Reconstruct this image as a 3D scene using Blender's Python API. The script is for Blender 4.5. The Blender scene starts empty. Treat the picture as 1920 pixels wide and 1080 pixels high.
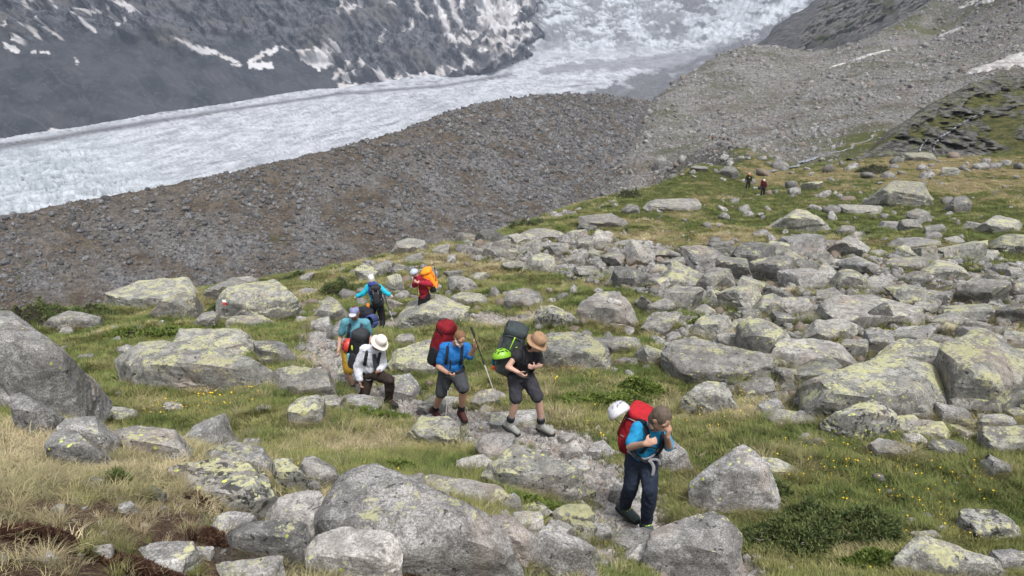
import bpy, bmesh, math, random
import numpy as np
from mathutils import Vector, Matrix
R = math.radians
rng = np.random.default_rng(7)
random.seed(7)
scene = bpy.context.scene
COL = scene.collection

# ---------------------------------------------------------------- camera
FPX = 1371.0            # focal length in pixels of the 1920 wide photograph
PITCH = R(18.0)
cam_d = bpy.data.cameras.new('camera')
cam = bpy.data.objects.new('camera', cam_d)
COL.objects.link(cam)
cam.location = (0, 0, 0)
cam.rotation_euler = (R(90) - PITCH, 0, 0)
cam_d.sensor_width = 36.0
cam_d.lens = 36.0 * FPX / 1920.0
cam_d.clip_start = 0.05
cam_d.clip_end = 20000
scene.camera = cam

# ---------------------------------------------------------------- light
SUN_EL, SUN_AZ = 58.0, -25.0     # overcast: a wide soft sun, high, a little behind and left
world = bpy.data.worlds.new('World')
scene.world = world
world.use_nodes = True
wn = world.node_tree
wn.nodes.clear()
sky = wn.nodes.new('ShaderNodeTexSky')
sky.sky_type = 'NISHITA'
sky.sun_disc = False
sky.sun_elevation = R(SUN_EL)
sky.sun_rotation = R(180 + SUN_AZ)
sky.air_density = 1.0
sky.dust_density = 4.0
sky.ozone_density = 1.0
bg = wn.nodes.new('ShaderNodeBackground')
bg.inputs['Strength'].default_value = 0.11
wo = wn.nodes.new('ShaderNodeOutputWorld')
hsv = wn.nodes.new('ShaderNodeHueSaturation')      # cloud cover takes the blue out of the sky light
hsv.inputs['Saturation'].default_value = 0.30
wn.links.new(sky.outputs[0], hsv.inputs['Color'])
wn.links.new(hsv.outputs[0], bg.inputs['Color'])
wn.links.new(bg.outputs[0], wo.inputs['Surface'])
sd = bpy.data.lights.new('sun', 'SUN')
sd.energy = 1.5
sd.angle = R(11)
sd.color = (1.0, 0.965, 0.92)
sun = bpy.data.objects.new('sun', sd)
COL.objects.link(sun)
# the sun stands behind the camera's left shoulder
az = R(180 + SUN_AZ)
sdir = Vector((math.sin(az) * math.cos(R(SUN_EL)), math.cos(az) * math.cos(R(SUN_EL)), math.sin(R(SUN_EL))))
sun.rotation_euler = sdir.to_track_quat('Z', 'Y').to_euler()
sun.location = sdir * 50
scene.view_settings.view_transform = 'Standard'
scene.view_settings.look = 'None'
scene.view_settings.exposure = 1.08
scene.view_settings.gamma = 1.0
scene.view_settings.use_curve_mapping = False
try:
    scene.cycles.use_denoising = True
    scene.cycles.volume_bounces = 1
    scene.cycles.max_bounces = 6
    scene.cycles.diffuse_bounces = 3
    scene.cycles.glossy_bounces = 2
    scene.cycles.transparent_max_bounces = 4
except Exception:
    pass

# ---------------------------------------------------------------- pixel <-> world
CP, SP = math.cos(PITCH), math.sin(PITCH)
def G(px, py, Y):
    """point seen at photo pixel (px, py), Y metres in front of the camera"""
    px = np.asarray(px, float); py = np.asarray(py, float)
    u = (px - 960) / FPX; v = (540 - py) / FPX
    dy = CP + v * SP; dz = v * CP - SP
    k = Y / dy
    return np.stack([u * k, np.broadcast_to(Y, k.shape) * 1.0, dz * k], -1)
def PIX(P):
    P = np.asarray(P, float)
    x, y, z = P[..., 0], P[..., 1], P[..., 2]
    f = y * CP - z * SP; up = y * SP + z * CP
    f = np.where(f < 0.01, 0.01, f)
    return 960 + FPX * x / f, 540 - FPX * up / f

# ---------------------------------------------------------------- numpy noise
def _hash(ix, iy, iz, seed):
    h = (ix * 374761393 + iy * 668265263 + iz * 2147483647 + seed * 1274126177) & 0xFFFFFFFF
    h = ((h ^ (h >> 13)) * 1274126177) & 0xFFFFFFFF
    h = ((h ^ (h >> 16)) * 2246822519) & 0xFFFFFFFF
    return h ^ (h >> 15)
_GR = np.array([[1,1,0],[-1,1,0],[1,-1,0],[-1,-1,0],[1,0,1],[-1,0,1],[1,0,-1],[-1,0,-1],[0,1,1],[0,-1,1],[0,1,-1],[0,-1,-1],[1,1,0],[-1,1,0],[0,-1,1],[0,-1,-1]], float)
def noise3(P, seed=0):
    P = np.asarray(P, float)
    F = np.floor(P); I = F.astype(np.int64); f = P - F
    w = f * f * f * (f * (f * 6 - 15) + 10)
    out = 0
    for dx in (0, 1):
        wx = w[..., 0] if dx else 1 - w[..., 0]
        for dy in (0, 1):
            wy = w[..., 1] if dy else 1 - w[..., 1]
            for dz in (0, 1):
                wz = w[..., 2] if dz else 1 - w[..., 2]
                g = _GR[_hash(I[..., 0] + dx, I[..., 1] + dy, I[..., 2] + dz, seed) & 15]
                d = g[..., 0] * (f[..., 0] - dx) + g[..., 1] * (f[..., 1] - dy) + g[..., 2] * (f[..., 2] - dz)
                out = out + wx * wy * wz * d
    return out
def fbm(P, octaves=4, seed=0, gain=0.5, ridged=False):
    P = np.asarray(P, float); a, s, t = 1.0, 0.0, 0.0
    for o in range(octaves):
        n = noise3(P * (2.03 ** o) + o * 17.3, seed + o)
        if ridged: n = 0.5 - np.abs(n) * 1.6
        s = s + a * n; t += a; a *= gain
    return s / t
def n2(X, Y, s, octaves=4, seed=0, ridged=False, gain=0.5):
    return fbm(np.stack([X / s, Y / s, np.zeros_like(X) + seed * 3.1], -1), octaves, seed, gain, ridged)
def voro(P, seed=0):
    """distance to nearest and second nearest feature point, id of the nearest"""
    P = np.asarray(P, float); I = np.floor(P).astype(np.int64)
    f1 = np.full(P.shape[:-1], 9.0); f2 = f1.copy(); idn = np.zeros(P.shape[:-1])
    for dx in (-1, 0, 1):
        for dy in (-1, 0, 1):
            for dz in (-1, 0, 1):
                c = I + np.array([dx, dy, dz])
                h = _hash(c[..., 0], c[..., 1], c[..., 2], seed)
                q = np.stack([(h & 1023) / 1023.0, ((h >> 10) & 1023) / 1023.0, ((h >> 20) & 1023) / 1023.0], -1) + c
                d = np.linalg.norm(P - q, axis=-1)
                m = d < f1
                f2 = np.where(m, f1, np.minimum(f2, d)); idn = np.where(m, (h & 4095) / 4095.0, idn); f1 = np.where(m, d, f1)
    return f1, f2, idn
def sstep(a, b, x):
    t = np.clip((x - a) / (b - a), 0, 1); return t * t * (3 - 2 * t)

# thin-plate interpolation
class TPS:
    def __init__(s, Q, v, lam=0.0):
        s.Q = np.asarray(Q, float); v = np.asarray(v, float); n = len(v)
        K = s.k(s.Q, s.Q) + np.eye(n) * lam
        Pm = np.c_[np.ones(n), s.Q]
        A = np.block([[K, Pm], [Pm.T, np.zeros((3, 3))]])
        w = np.linalg.lstsq(A, np.r_[v, 0, 0, 0], rcond=None)[0]
        s.w, s.a = w[:n], w[n:]
    @staticmethod
    def k(A, B):
        d2 = ((A[:, None, :] - B[None, :, :]) ** 2).sum(-1)
        return 0.5 * d2 * np.log(d2 + 1e-9)
    def __call__(s, Q):
        Q = np.asarray(Q, float); sh = Q.shape[:-1]; Q = Q.reshape(-1, 2); out = np.empty(len(Q))
        for i in range(0, len(Q), 40000):
            q = Q[i:i + 40000]
            out[i:i + 40000] = s.k(q, s.Q) @ s.w + s.a[0] + q @ s.a[1:]
        return out.reshape(sh)

# ---------------------------------------------------------------- mesh helpers
def new_obj(name, me, mat=None, parent=None, smooth=True):
    o = bpy.data.objects.new(name, me)
    if mat is not None and not me.materials: me.materials.append(mat)
    COL.objects.link(o)
    if parent is not None: o.parent = parent
    if smooth and len(me.polygons): me.polygons.foreach_set('use_smooth', [True] * len(me.polygons))
    return o
def np_mesh(name, V, F, attrs=None):
    """V (n,3), F (m,3 or 4) arrays"""
    me = bpy.data.meshes.new(name)
    V = np.asarray(V, np.float32); F = np.asarray(F, np.int32); k = F.shape[1]
    me.vertices.add(len(V)); me.vertices.foreach_set('co', V.ravel())
    me.loops.add(F.size); me.loops.foreach_set('vertex_index', F.ravel())
    me.polygons.add(len(F)); me.polygons.foreach_set('loop_start', np.arange(0, F.size, k, dtype=np.int32))
    me.update(calc_edges=True)
    for n, a in (attrs or {}).items():
        at = me.attributes.new(n, 'FLOAT', 'POINT'); at.data.foreach_set('value', np.asarray(a, np.float32).ravel())
    return me
def grid_faces(nr, nc, wrap=False):
    i = np.arange(nr - 1)[:, None]; j = np.arange(nc if wrap else nc - 1)[None, :]
    j2 = (j + 1) % nc
    return np.stack([i * nc + j, i * nc + j2, (i + 1) * nc + j2, (i + 1) * nc + j], -1).reshape(-1, 4)
def tag(o, label=None, cat=None, group=None, kind=None):
    if label: o['label'] = label
    if cat: o['category'] = cat
    if group: o['group'] = group
    if kind: o['kind'] = kind
    return o
def empty(name, loc=(0, 0, 0), rz=0.0):
    o = bpy.data.objects.new(name, None); COL.objects.link(o)
    o.location = loc; o.rotation_euler = (0, 0, rz); o.empty_display_size = 0.2
    return o

# ---------------------------------------------------------------- material helper
class NT:
    def __init__(s, name, rough=0.9, spec=0.2):
        s.m = bpy.data.materials.new(name); s.m.use_nodes = True
        s.t = s.m.node_tree; s.t.nodes.clear()
        s.out = s.n('ShaderNodeOutputMaterial'); s.b = s.n('ShaderNodeBsdfPrincipled')
        s.b.inputs['Roughness'].default_value = rough
        s.b.inputs['Specular IOR Level'].default_value = spec
        s.l(s.b.outputs[0], s.out.inputs['Surface'])
    def n(s, t, **kw):
        x = s.t.nodes.new(t)
        for k, v in kw.items(): setattr(x, k, v)
        return x
    def l(s, a, b): s.t.links.new(a, b)
    def sock(s, v, inp):
        if isinstance(v, bpy.types.NodeSocket): s.l(v, inp)
        elif isinstance(v, (tuple, list)) and len(v) == 3 and inp.type == 'RGBA': inp.default_value = (*v, 1)
        else: inp.default_value = v
    def attr(s, name, typ='GEOMETRY'):
        a = s.n('ShaderNodeAttribute', attribute_name=name, attribute_type=typ); return a.outputs['Fac']
    def obj(s): return s.n('ShaderNodeTexCoord').outputs['Object']
    def pos(s): return s.n('ShaderNodeNewGeometry').outputs['Position']
    def nz(s): 
        g = s.n('ShaderNodeNewGeometry'); x = s.n('ShaderNodeSeparateXYZ'); s.l(g.outputs['Normal'], x.inputs[0]); return x.outputs[2]
    def rand(s): return s.n('ShaderNodeObjectInfo').outputs['Random']
    def shift(s, vec, amount=50.0):
        """texture space moved by the object's own random number, so that no two look alike"""
        c = s.n('ShaderNodeCombineXYZ'); r = s.math('MULTIPLY', s.rand(), amount)
        for i in range(3): s.l(r, c.inputs[i])
        a = s.n('ShaderNodeVectorMath', operation='ADD'); s.l(vec, a.inputs[0]); s.l(c.outputs[0], a.inputs[1]); return a.outputs[0]
    def vscale(s, vec, sc):
        a = s.n('ShaderNodeVectorMath', operation='MULTIPLY'); s.l(vec, a.inputs[0]); a.inputs[1].default_value = sc; return a.outputs[0]
    def noise(s, vec, scale, detail=4, rough=0.55, dist=0.0, col=False):
        x = s.n('ShaderNodeTexNoise'); s.l(vec, x.inputs['Vector'])
        x.inputs['Scale'].default_value = scale; x.inputs['Detail'].default_value = detail
        x.inputs['Roughness'].default_value = rough; x.inputs['Distortion'].default_value = dist
        return x.outputs['Color' if col else 'Fac']
    def voro(s, vec, scale, feat='F1', out='Distance', rnd=1.0):
        x = s.n('ShaderNodeTexVoronoi', feature=feat); s.l(vec, x.inputs['Vector']); x.inputs['Scale'].default_value = scale
        x.inputs['Randomness'].default_value = rnd
        return x.outputs[out]
    def math(s, op, a, b=0.0, clamp=False):
        x = s.n('ShaderNodeMath', operation=op); x.use_clamp = clamp; s.sock(a, x.inputs[0]); s.sock(b, x.inputs[1]); return x.outputs[0]
    def map(s, v, a, b, c=0.0, d=1.0, smooth=True):
        x = s.n('ShaderNodeMapRange'); x.interpolation_type = 'SMOOTHSTEP' if smooth else 'LINEAR'
        s.sock(v, x.inputs[0])
        for i, q in zip((1, 2, 3, 4), (a, b, c, d)): s.sock(q, x.inputs[i])
        return x.outputs[0]
    def mix(s, f, a, b, mode='MIX'):
        x = s.n('ShaderNodeMix', data_type='RGBA', blend_type=mode)
        s.sock(f, x.inputs[0]); s.sock(a, x.inputs[6]); s.sock(b, x.inputs[7]); return x.outputs[2]
    def ramp(s, v, stops):
        x = s.n('ShaderNodeValToRGB'); s.l(v, x.inputs[0]); e = x.color_ramp.elements
        while len(e) < len(stops): e.new(0.5)
        for el, (p, c) in zip(e, stops): el.position = p; el.color = (*c, 1) if len(c) == 3 else c
        return x.outputs[0]
    def bump(s, h, strength=0.5, dist=0.05, prev=None):
        x = s.n('ShaderNodeBump'); x.inputs['Strength'].default_value = strength; x.inputs['Distance'].default_value = dist
        s.l(h, x.inputs['Height'])
        if prev is not None: s.l(prev, x.inputs['Normal'])
        return x.outputs[0]
    def done(s, color, normal=None, rough=None):
        s.sock(color, s.b.inputs['Base Color'])
        if normal is not None: s.l(normal, s.b.inputs['Normal'])
        if rough is not None: s.sock(rough, s.b.inputs['Roughness'])
        return s.m
# ================================================================ THE LAND
# controls: photo pixel and distance of points that lie on the ground
GC = [ # foreground hump
 (100,1000,3.3),(100,880,4.6),(40,1075,2.7),(300,1060,3.4),(330,930,4.4),(470,990,4.4),(620,1000,4.5),(700,1075,4.0),(-200,900,4.6),(60,800,6.0),
 (560,930,5.2),(860,1000,5.0),(960,1070,4.6),(240,850,5.6),(-100,790,6.5),(1130,1075,5.2),(1300,1075,5.5),
 # meadow behind it
 (300,850,8.6),(430,810,9.6),(600,830,9.0),(780,860,8.3),(330,760,11.2),(560,770,10.6),(200,720,13.0),(120,650,19),(20,600,30),(-250,640,27),
 # the path and the walkers
 (1215,1000,6.6),(1175,965,6.95),(985,812,9.35),(1020,815,9.3),(870,795,10.75),(812,775,11.3),(735,765,11.8),(670,738,12.3),(720,618,20.2),(790,605,20.8),
 (640,650,17.0),(600,620,19.5),(1060,880,8.1),
 # left and middle edge of the meadow
 (300,598,24),(480,600,23),(380,545,33),(560,520,38),(600,560,27),(760,472,48),(900,446,57),(1040,402,72),(1140,376,80),(1200,364,84),(1245,352,92),(1290,345,100),(1345,339,106),(860,520,31),
 # boulder field
 (1000,560,23.5),(1000,640,16),(1150,620,17.5),(1300,700,13),(1150,750,11.2),(1300,600,18.5),(1500,600,18),(1500,700,12.8),(1700,600,18),(1850,660,14.5),
 (1300,500,31),(1100,480,37),(1500,500,30),(1700,490,31),(1850,520,27),(1400,430,47),(1600,430,46),(1800,420,47),(1950,450,38),
 (1403,356,81),(1432,366,76),(1640,300,108),(1520,318,100),(1800,290,112),(1920,280,110),(1920,340,76),(1650,350,76),(2150,300,100),(2150,480,34),
 # right foreground
 (1800,800,9.3),(1600,790,9.7),(1450,850,8.4),(1450,980,6.9),(1650,900,7.7),(1650,1040,6.0),(1900,900,7.6),(1900,1060,5.8),(2100,900,7.6),(1380,780,10.2),(2150,750,10.5),
 # valley floor, stream bank and talus
 (1240,306,190),(1180,345,176),(1365,266,190),(1300,300,160),(1330,335,122),(1480,305,130),(1560,280,143),(1640,255,158),(1300,225,255),(1400,200,260),
 (1225,188,300),(1260,165,340),(1320,131,410),(1400,113,480),(1500,98,440),(1500,180,270),(1600,130,310),(1600,84,415),(1650,60,430),(1700,32,450),(1600,112,520),(1700,62,560),(1500,128,540),(1420,140,570),(1600,200,225),(1700,160,240),(1750,60,400),
 (1745,2,470),(1900,20,340),(1920,120,235),(1800,120,270),(1920,-80,430),(1700,230,180),(1820,290,118),(2150,-60,330),(2150,150,200),(2400,100,230),
]
# points that only the lie of the land implies (world x, y, z)
GW = [(0,0,-1.62),(2.5,0.5,-2.1),(-2.5,0.5,-1.5),(0,-8,0.2),(-12,-8,-1.0),(12,-8,-1.5),(0,-60,14),(-60,-50,8),(60,-50,12),(0,-300,80),(-300,-200,20),(300,-200,70),
 (-20,6,-4.2),(-45,20,-12),(-60,40,-24),(-75,62,-40),(-50,70,-40),(-30,62,-26),(-38,95,-47),(-10,80,-27),(-5,110,-42),(25,104,-23),(31,118,-26),(20,120,-29),(25,140,-38),
 (-160,60,-60),(-200,-20,-62),(14,3,-2.6),(25,6,-2.0),(50,10,2),(120,60,8),(260,150,45),(400,250,110),(260,-20,50),(340,460,85),(230,640,-20),
 (100,700,-90),(-100,300,-95),(-50,220,-85),(38,330,-62),(-120,150,-80),(0,700,-90),(0,265,-75),(15,300,-60),(-30,400,-100),(60,400,-75),(90,480,-70),(150,570,-60),(120,620,-80)]
def warp(X, Y):
    r = np.hypot(X, Y); k = np.log((r + 4) / 4) / (r + 1e-6); return np.stack([X * k, Y * k], -1)
_cw = np.concatenate([np.array([G(a, b, c) for a, b, c in GC]), np.array(GW, float)])
_tps = TPS(warp(_cw[:, 0], _cw[:, 1]), _cw[:, 2] / (np.hypot(_cw[:, 0], _cw[:, 1]) + 4), 0.0004)
# the path, in photo pixels (walked up the valley) -> world polyline, filled below
PATHPX = [(1340,1075),(1250,1030),(1195,985),(1150,935),(1115,895),(1075,850),(1030,822),(985,815),(925,808),(868,790),(812,772),(760,758),(715,742),(668,724),(632,700),(608,672),(600,645),
          (622,622),(672,612),(740,604),(850,602),(960,598),(1035,590)]
PATH2PX = [(1602,500),(1606,470),(1604,450),(1610,436)]
def h0(X, Y):
    X = np.asarray(X, float); Y = np.asarray(Y, float)
    r = np.hypot(X, Y); return _tps(warp(X, Y)) * (r + 4)
def ground_h(X, Y):
    X = np.asarray(X, float); Y = np.asarray(Y, float)
    r = np.hypot(X, Y)
    z = h0(X, Y)
    hum = n2(X, Y, 1.5, 3, 5) * 0.26 + n2(X, Y, 0.38, 2, 9) * 0.07
    z = z + hum * np.clip(r / 12, 0.35, 2.2) * (1 - sstep(60, 130, r) * 0.5)
    far = sstep(95, 150, r)
    z = z + far * np.clip(r / 300, .35, 1.2) * (n2(X, Y, 34, 4, 21) * 3.2 + n2(X, Y, 7, 3, 22) * 1.3)
    return z
def hits(px, py, hf=None, y0=2.0, y1=700, n=240):
    """where the ray through each pixel meets the ground"""
    hf = hf or ground_h
    px = np.atleast_1d(np.asarray(px, float)); py = np.atleast_1d(np.asarray(py, float))
    Ys = np.geomspace(y0, y1, n)
    W = G(px[:, None], py[:, None], Ys[None, :])
    below = W[..., 2] < hf(W[..., 0], W[..., 1])
    i = np.argmax(below, 1); i = np.where(below.any(1), np.maximum(i, 1), n - 1)
    a, b = Ys[i - 1], Ys[i]
    for _ in range(9):
        m = (a + b) / 2; Q = G(px, py, m); u = Q[:, 2] < hf(Q[:, 0], Q[:, 1])
        b = np.where(u, m, b); a = np.where(u, a, m)
    return G(px, py, (a + b) / 2)
PATHW = hits([p[0] for p in PATHPX], [p[1] for p in PATHPX], h0)
PATH2W = hits([p[0] for p in PATH2PX], [p[1] for p in PATH2PX], h0)
STREAMPX = [(1400,326),(1440,322),(1480,314),(1512,303),(1545,292),(1580,282),(1612,270),(1632,262),(1645,253)]
STREAMW = hits([p[0] for p in STREAMPX], [p[1] for p in STREAMPX], h0)
def dist_poly(X, Y, W):
    d = np.full(np.shape(X), 1e9)
    for a, b in zip(W[:-1], W[1:]):
        e = b[:2] - a[:2]; t = np.clip(((X - a[0]) * e[0] + (Y - a[1]) * e[1]) / (e @ e), 0, 1)
        d = np.minimum(d, np.hypot(X - a[0] - t * e[0], Y - a[1] - t * e[1]))
    return d
EDGE = np.array([(-400,30),(0,36),(380,42),(600,50),(760,58),(900,68),(1040,82),(1140,92),(1250,100),(1400,112),(1520,114),(1640,122),(1800,126),(1920,128),(2400,130)], float)
# where the turf is dry, brown or stony: pixel, radius (m), amount
DRY = [(120,960,1.6,1.1),(350,1000,1.5,1.0),(60,860,1.2,.8),(560,830,1.6,.5),(700,830,1.2,.45),(1400,790,1.6,.6),(1800,590,2.6,.9),(1650,660,1.0,.6),(1340,630,1.5,.5),(950,490,5,.5),
       (820,480,6,.5),(1750,310,16,.7),(1500,330,12,.35),(1900,350,12,.6),(1400,450,6,.4),(1200,440,9,.35),(1880,960,.8,.3),(620,480,8,.3)]
SOIL = [(60,1010,.55,1.1),(130,960,.40,1.),(330,900,.35,.8),(200,870,.3,.7),(230,1070,.5,1.1),(400,1000,.32,1.),(90,1075,.5,1.),(380,1040,.3,.9),(300,1080,.35,1.0),(30,790,.5,.9),(1230,735,.3,.5),(240,715,.5,.7),(1750,800,.4,.5)]
GREEN = [(420,640,4,.8),(1640,410,9,.8),(1800,430,7,.5),(1290,570,2.5,.7),(1100,640,1.2,.7),(1650,880,1.4,.8),(1840,990,1.0,.8),(1310,680,1.4,.6),(700,500,4,.3),(780,900,.8,.6),(1440,365,6,.6),(250,790,2.0,.6)]
def blobs(X, Y, L, W):
    s = np.zeros(np.shape(X))
    for (px, py, r, a), w in zip(L, W): s = s + a * np.exp(-((X - w[0]) ** 2 + (Y - w[1]) ** 2) / (r * r))
    return s
_bw = [hits([p[0] for p in L], [p[1] for p in L], h0) for L in (DRY, SOIL, GREEN)]
def cover(X, Y, Z):
    """what covers the ground: path gravel, scree, dry turf, bare soil, lush grass"""
    u, v = PIX(np.stack([X, Y, Z], -1)); r = np.hypot(X, Y)
    e = np.interp(u, EDGE[:, 0], EDGE[:, 1])
    w = n2(X, Y, 9, 4, 31)
    scree = sstep(-0.06, 0.10, (Y / e - 1) + w * 0.35) * (Y > 5)
    # green banks of the stream and below the knoll
    ds = dist_poly(X, Y, STREAMW)
    bank = np.clip(1.15 - ds / 14, 0, 1) * sstep(-.25, .2, n2(X, Y, 6, 3, 33) + .12)
    hi = sstep(0.05, 0.3, n2(X, Y, 60, 4, 35)) * sstep(300, 420, r) + sstep(.12, .3, n2(X, Y, 16, 4, 36)) * .35
    scree = np.clip(scree - bank * .9 - hi * scree * .8, 0, 1)
    dp = np.minimum(dist_poly(X, Y, PATHW) - 0.05, dist_poly(X, Y, PATH2W) + 0.1)
    path = 1 - sstep(0.26, 0.60, dp + n2(X, Y, 0.7, 3, 41) * 0.5)
    path = path * (1 - scree)
    dry = blobs(X, Y, DRY, _bw[0]) + n2(X, Y, 3.0, 4, 43) * 1.6 + n2(X, Y, 0.6, 3, 44) * 0.6 + 0.14
    soil = blobs(X, Y, SOIL, _bw[1]) + n2(X, Y, 0.5, 3, 45) * 0.5
    green = blobs(X, Y, GREEN, _bw[2])
    dry = np.clip(dry - green * .9, 0, 1); soil = sstep(.42, .7, soil) * (Y < 60)
    return path, scree, dry, soil, ds

# --- ground sheet: a fan of rings round the camera that reaches into the talus
def fan(nr, na):
    a = np.concatenate([np.linspace(-180, -56, 22)[:-1], np.linspace(-56, -37, 26)[:-1], np.linspace(-37, 37, na), np.linspace(37, 56, 26)[1:], np.linspace(56, 180, 22)[1:-1]])
    rr = np.concatenate([[0.3, 0.8, 1.4, 2.0], np.geomspace(2.4, 740, nr)])
    return np.radians(a), rr
A, RR = fan(385, 490)
X = RR[:, None] * np.sin(A)[None, :]; Y = RR[:, None] * np.cos(A)[None, :]
Z = ground_h(X, Y)
path, scree, dry, soil, dstr = cover(X, Y, Z)
Z = Z - path * 0.05 - np.clip(1 - dstr / 2.5, 0, 1) * 0.5
# stone-size roughness of the scree itself
f1, f2, idn = voro(np.stack([X / 1.4, Y / 1.4, Z / 1.4], -1), 3)
Z = Z + scree * (0.45 - f1) * 0.55 * sstep(60, 100, np.hypot(X, Y))
# broken rock fills the ground of the boulder field and of the near rocks
def _inp(x, y, L):
    ins = np.zeros(np.shape(x), bool); n = len(L)
    for i in range(n):
        (x1, y1), (x2, y2) = L[i], L[(i + 1) % n]; ins ^= ((y1 > y) != (y2 > y)) & (x < (x2 - x1) * (y - y1) / ((y2 - y1) + 1e-9) + x1)
    return ins
_u, _v = PIX(np.stack([X, Y, Z], -1)); _u = _u + n2(X, Y, 1.5, 3, 47) * 160; _v = _v + n2(X, Y, 1.5, 3, 48) * 60
_r = np.hypot(X, Y) < 70
rub = np.maximum(_inp(_u, _v, [(1250,490),(1560,480),(1920,510),(1930,770),(1600,770),(1450,740),(1280,690),(1260,570)]) * .85, _inp(_u, _v, [(900,455),(1560,475),(1560,520),(1250,545),(1000,500),(880,475)]) * .9)
rub = np.maximum(rub, _inp(_u, _v, [(360,860),(620,880),(800,960),(900,1000),(1120,1000),(1180,1090),(380,1090),(400,960)]) * .7) * _r * sstep(-.35, .05, n2(X, Y, 1.6, 3, 49) + .20)
Z = Z - rub * .04
_LR, _AZ = np.log(RR), A
def _look(F, X, Y):
    X = np.asarray(X, float); Y = np.asarray(Y, float)
    lr = np.log(np.clip(np.hypot(X, Y), .31, RR[-1] * .999)); az_ = np.arctan2(X, Y); a = np.clip(np.searchsorted(_AZ, az_) - 1, 0, len(_AZ) - 2); r = np.clip(np.searchsorted(_LR, lr) - 1, 0, len(_LR) - 2)
    fa = (az_ - _AZ[a]) / (_AZ[a + 1] - _AZ[a]); fr = (lr - _LR[r]) / (_LR[r + 1] - _LR[r])
    return F[r, a] * (1 - fr) * (1 - fa) + F[r + 1, a] * fr * (1 - fa) + F[r, a + 1] * (1 - fr) * fa + F[r + 1, a + 1] * fr * fa
ground_slow = ground_h
def ground_h(X, Y): return _look(Z, X, Y)
def cover(X, Y, Z_=None): return tuple(_look(q, X, Y) for q in (path, np.maximum(scree, rub), dry, soil, dstr))
ground_me = np_mesh('ground', np.stack([X, Y, Z], -1).reshape(-1, 3), grid_faces(len(RR), len(A), True)[:, ::-1],
                    {'path': path, 'scree': scree, 'dry': dry, 'soil': soil, 'rub': rub})

def mat_ground():
    m = NT('turf_and_scree', 0.95, 0.1)
    P = m.pos()
    n1 = m.noise(P, 1.3, 6, .6); n2_ = m.noise(P, 9, 6, .65); n3 = m.noise(P, 55, 4, .7)
    green = m.mix(m.map(n2_, .35, .65), (.042, .055, .014), (.095, .106, .030))
    straw = m.mix(m.map(n2_, .35, .65), (.16, .125, .058), (.30, .24, .12))
    turf = m.mix(m.map(m.math('ADD', m.attr('dry'), m.math('MULTIPLY', m.math('SUBTRACT', n2_, .5), .9)), .2, .8), green, straw)
    turf = m.mix(m.map(n3, .42, .62, .55, 0), turf, (.03, .028, .014))
    soil = m.mix(m.map(n3, .3, .7), (.028, .016, .011), (.13, .085, .06))
    turf = m.mix(m.attr('soil'), turf, soil)
    v = m.voro(P, 14, 'F1', 'Color'); vd = m.voro(P, 14, 'DISTANCE_TO_EDGE')
    grav = m.mix(m.map(m.noise(P, 3, 4, .6), .35, .65), (.31, .275, .25), (.46, .43, .40))
    grav = m.mix(.45, grav, m.mix(m.math('MULTIPLY', v, 1.0), (.14, .12, .105), (.42, .40, .38)))
    turf = m.mix(m.attr('path'), turf, grav)
    # scree: broken grey stone with dark gaps, brown fines between
    sv = m.voro(P, 1.6, 'F1', 'Color'); sg = m.voro(P, .55, 'F1', 'Color')
    st = m.mix(m.map(sv, .2, .9), (.09, .086, .083), (.30, .292, .28))
    st = m.mix(.35, st, m.mix(sg, (.09, .083, .076), (.22, .21, .205)))
    fines = m.mix(m.map(m.noise(P, .8, 5, .7), .4, .6), (.078, .064, .052), (.165, .15, .135))
    st = m.mix(m.map(m.noise(P, .06, 5, .65), .46, .62), st, fines)
    st = m.mix(m.map(m.noise(P, .025, 5, .7), .50, .60, 0, .55), st, (.052, .058, .022))
    rb = m.mix(m.map(n3, .3, .7), (.028, .026, .022), (.12, .11, .095)); rb = m.mix(m.map(n2_, .52, .62, 0, .6), rb, (.03, .034, .014))  # rubble colour kept dark, painting shade into the gaps between boulders
    turf = m.mix(m.attr('rub'), turf, rb)
    c = m.mix(m.attr('scree'), turf, st)
    h = m.math('ADD', m.math('MULTIPLY', n2_, .5), m.math('MULTIPLY', n3, .25))
    b = m.bump(h, .7, .12)
    b = m.bump(m.math('MULTIPLY', m.voro(P, 1.6), m.attr('scree')), .8, .6, b)
    return m.done(c, b)
M_ground = mat_ground()
ground = new_obj('ground', ground_me, M_ground); tag(ground, kind='structure')

# --- lateral moraine: a lofted ridge, its outer face towards the meadow
CREST = [(0,405,118),(60,394,122),(140,378,128),(220,365,133),(330,343,142),(440,320,150),(530,301,159),(620,280,168),(690,262,176),(740,248,182),(790,228,191),(840,209,200),(890,196,211),
         (940,186,222),(1000,179,236),(1060,176,250),(1130,178,268),(1180,184,281),(1222,192,292)]
CW = np.array([G(*c) for c in CREST])
d0 = CW[0] - CW[3]; d0[2] = 0.0; d0 /= np.linalg.norm(d0)
CW = np.concatenate([[CW[0] + d0 * k + np.array([0, 0, -k * .03]) for k in (170, 110, 60, 25)], CW, [CW[-1] + np.array([14, 26, -12]), CW[-1] + np.array([24, 60, -34])]])
def resample(W, n):
    W = np.asarray(W); s = np.r_[0, np.cumsum(np.linalg.norm(np.diff(W, axis=0), axis=1))]
    t = np.linspace(0, s[-1], n); return np.stack([np.interp(t, s, W[:, i]) for i in range(W.shape[1])], -1)
NS, NT_ = 390, 96
C = resample(CW, NS)
T = np.gradient(C, axis=0)[:, :2]; T = np.stack([np.convolve(np.pad(T[:, i], 20, 'edge'), np.ones(41) / 41, 'valid') for i in (0, 1)], -1)
T /= np.linalg.norm(T, axis=1)[:, None]
PN = np.stack([T[:, 1], -T[:, 0]], -1)              # towards the meadow
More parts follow.
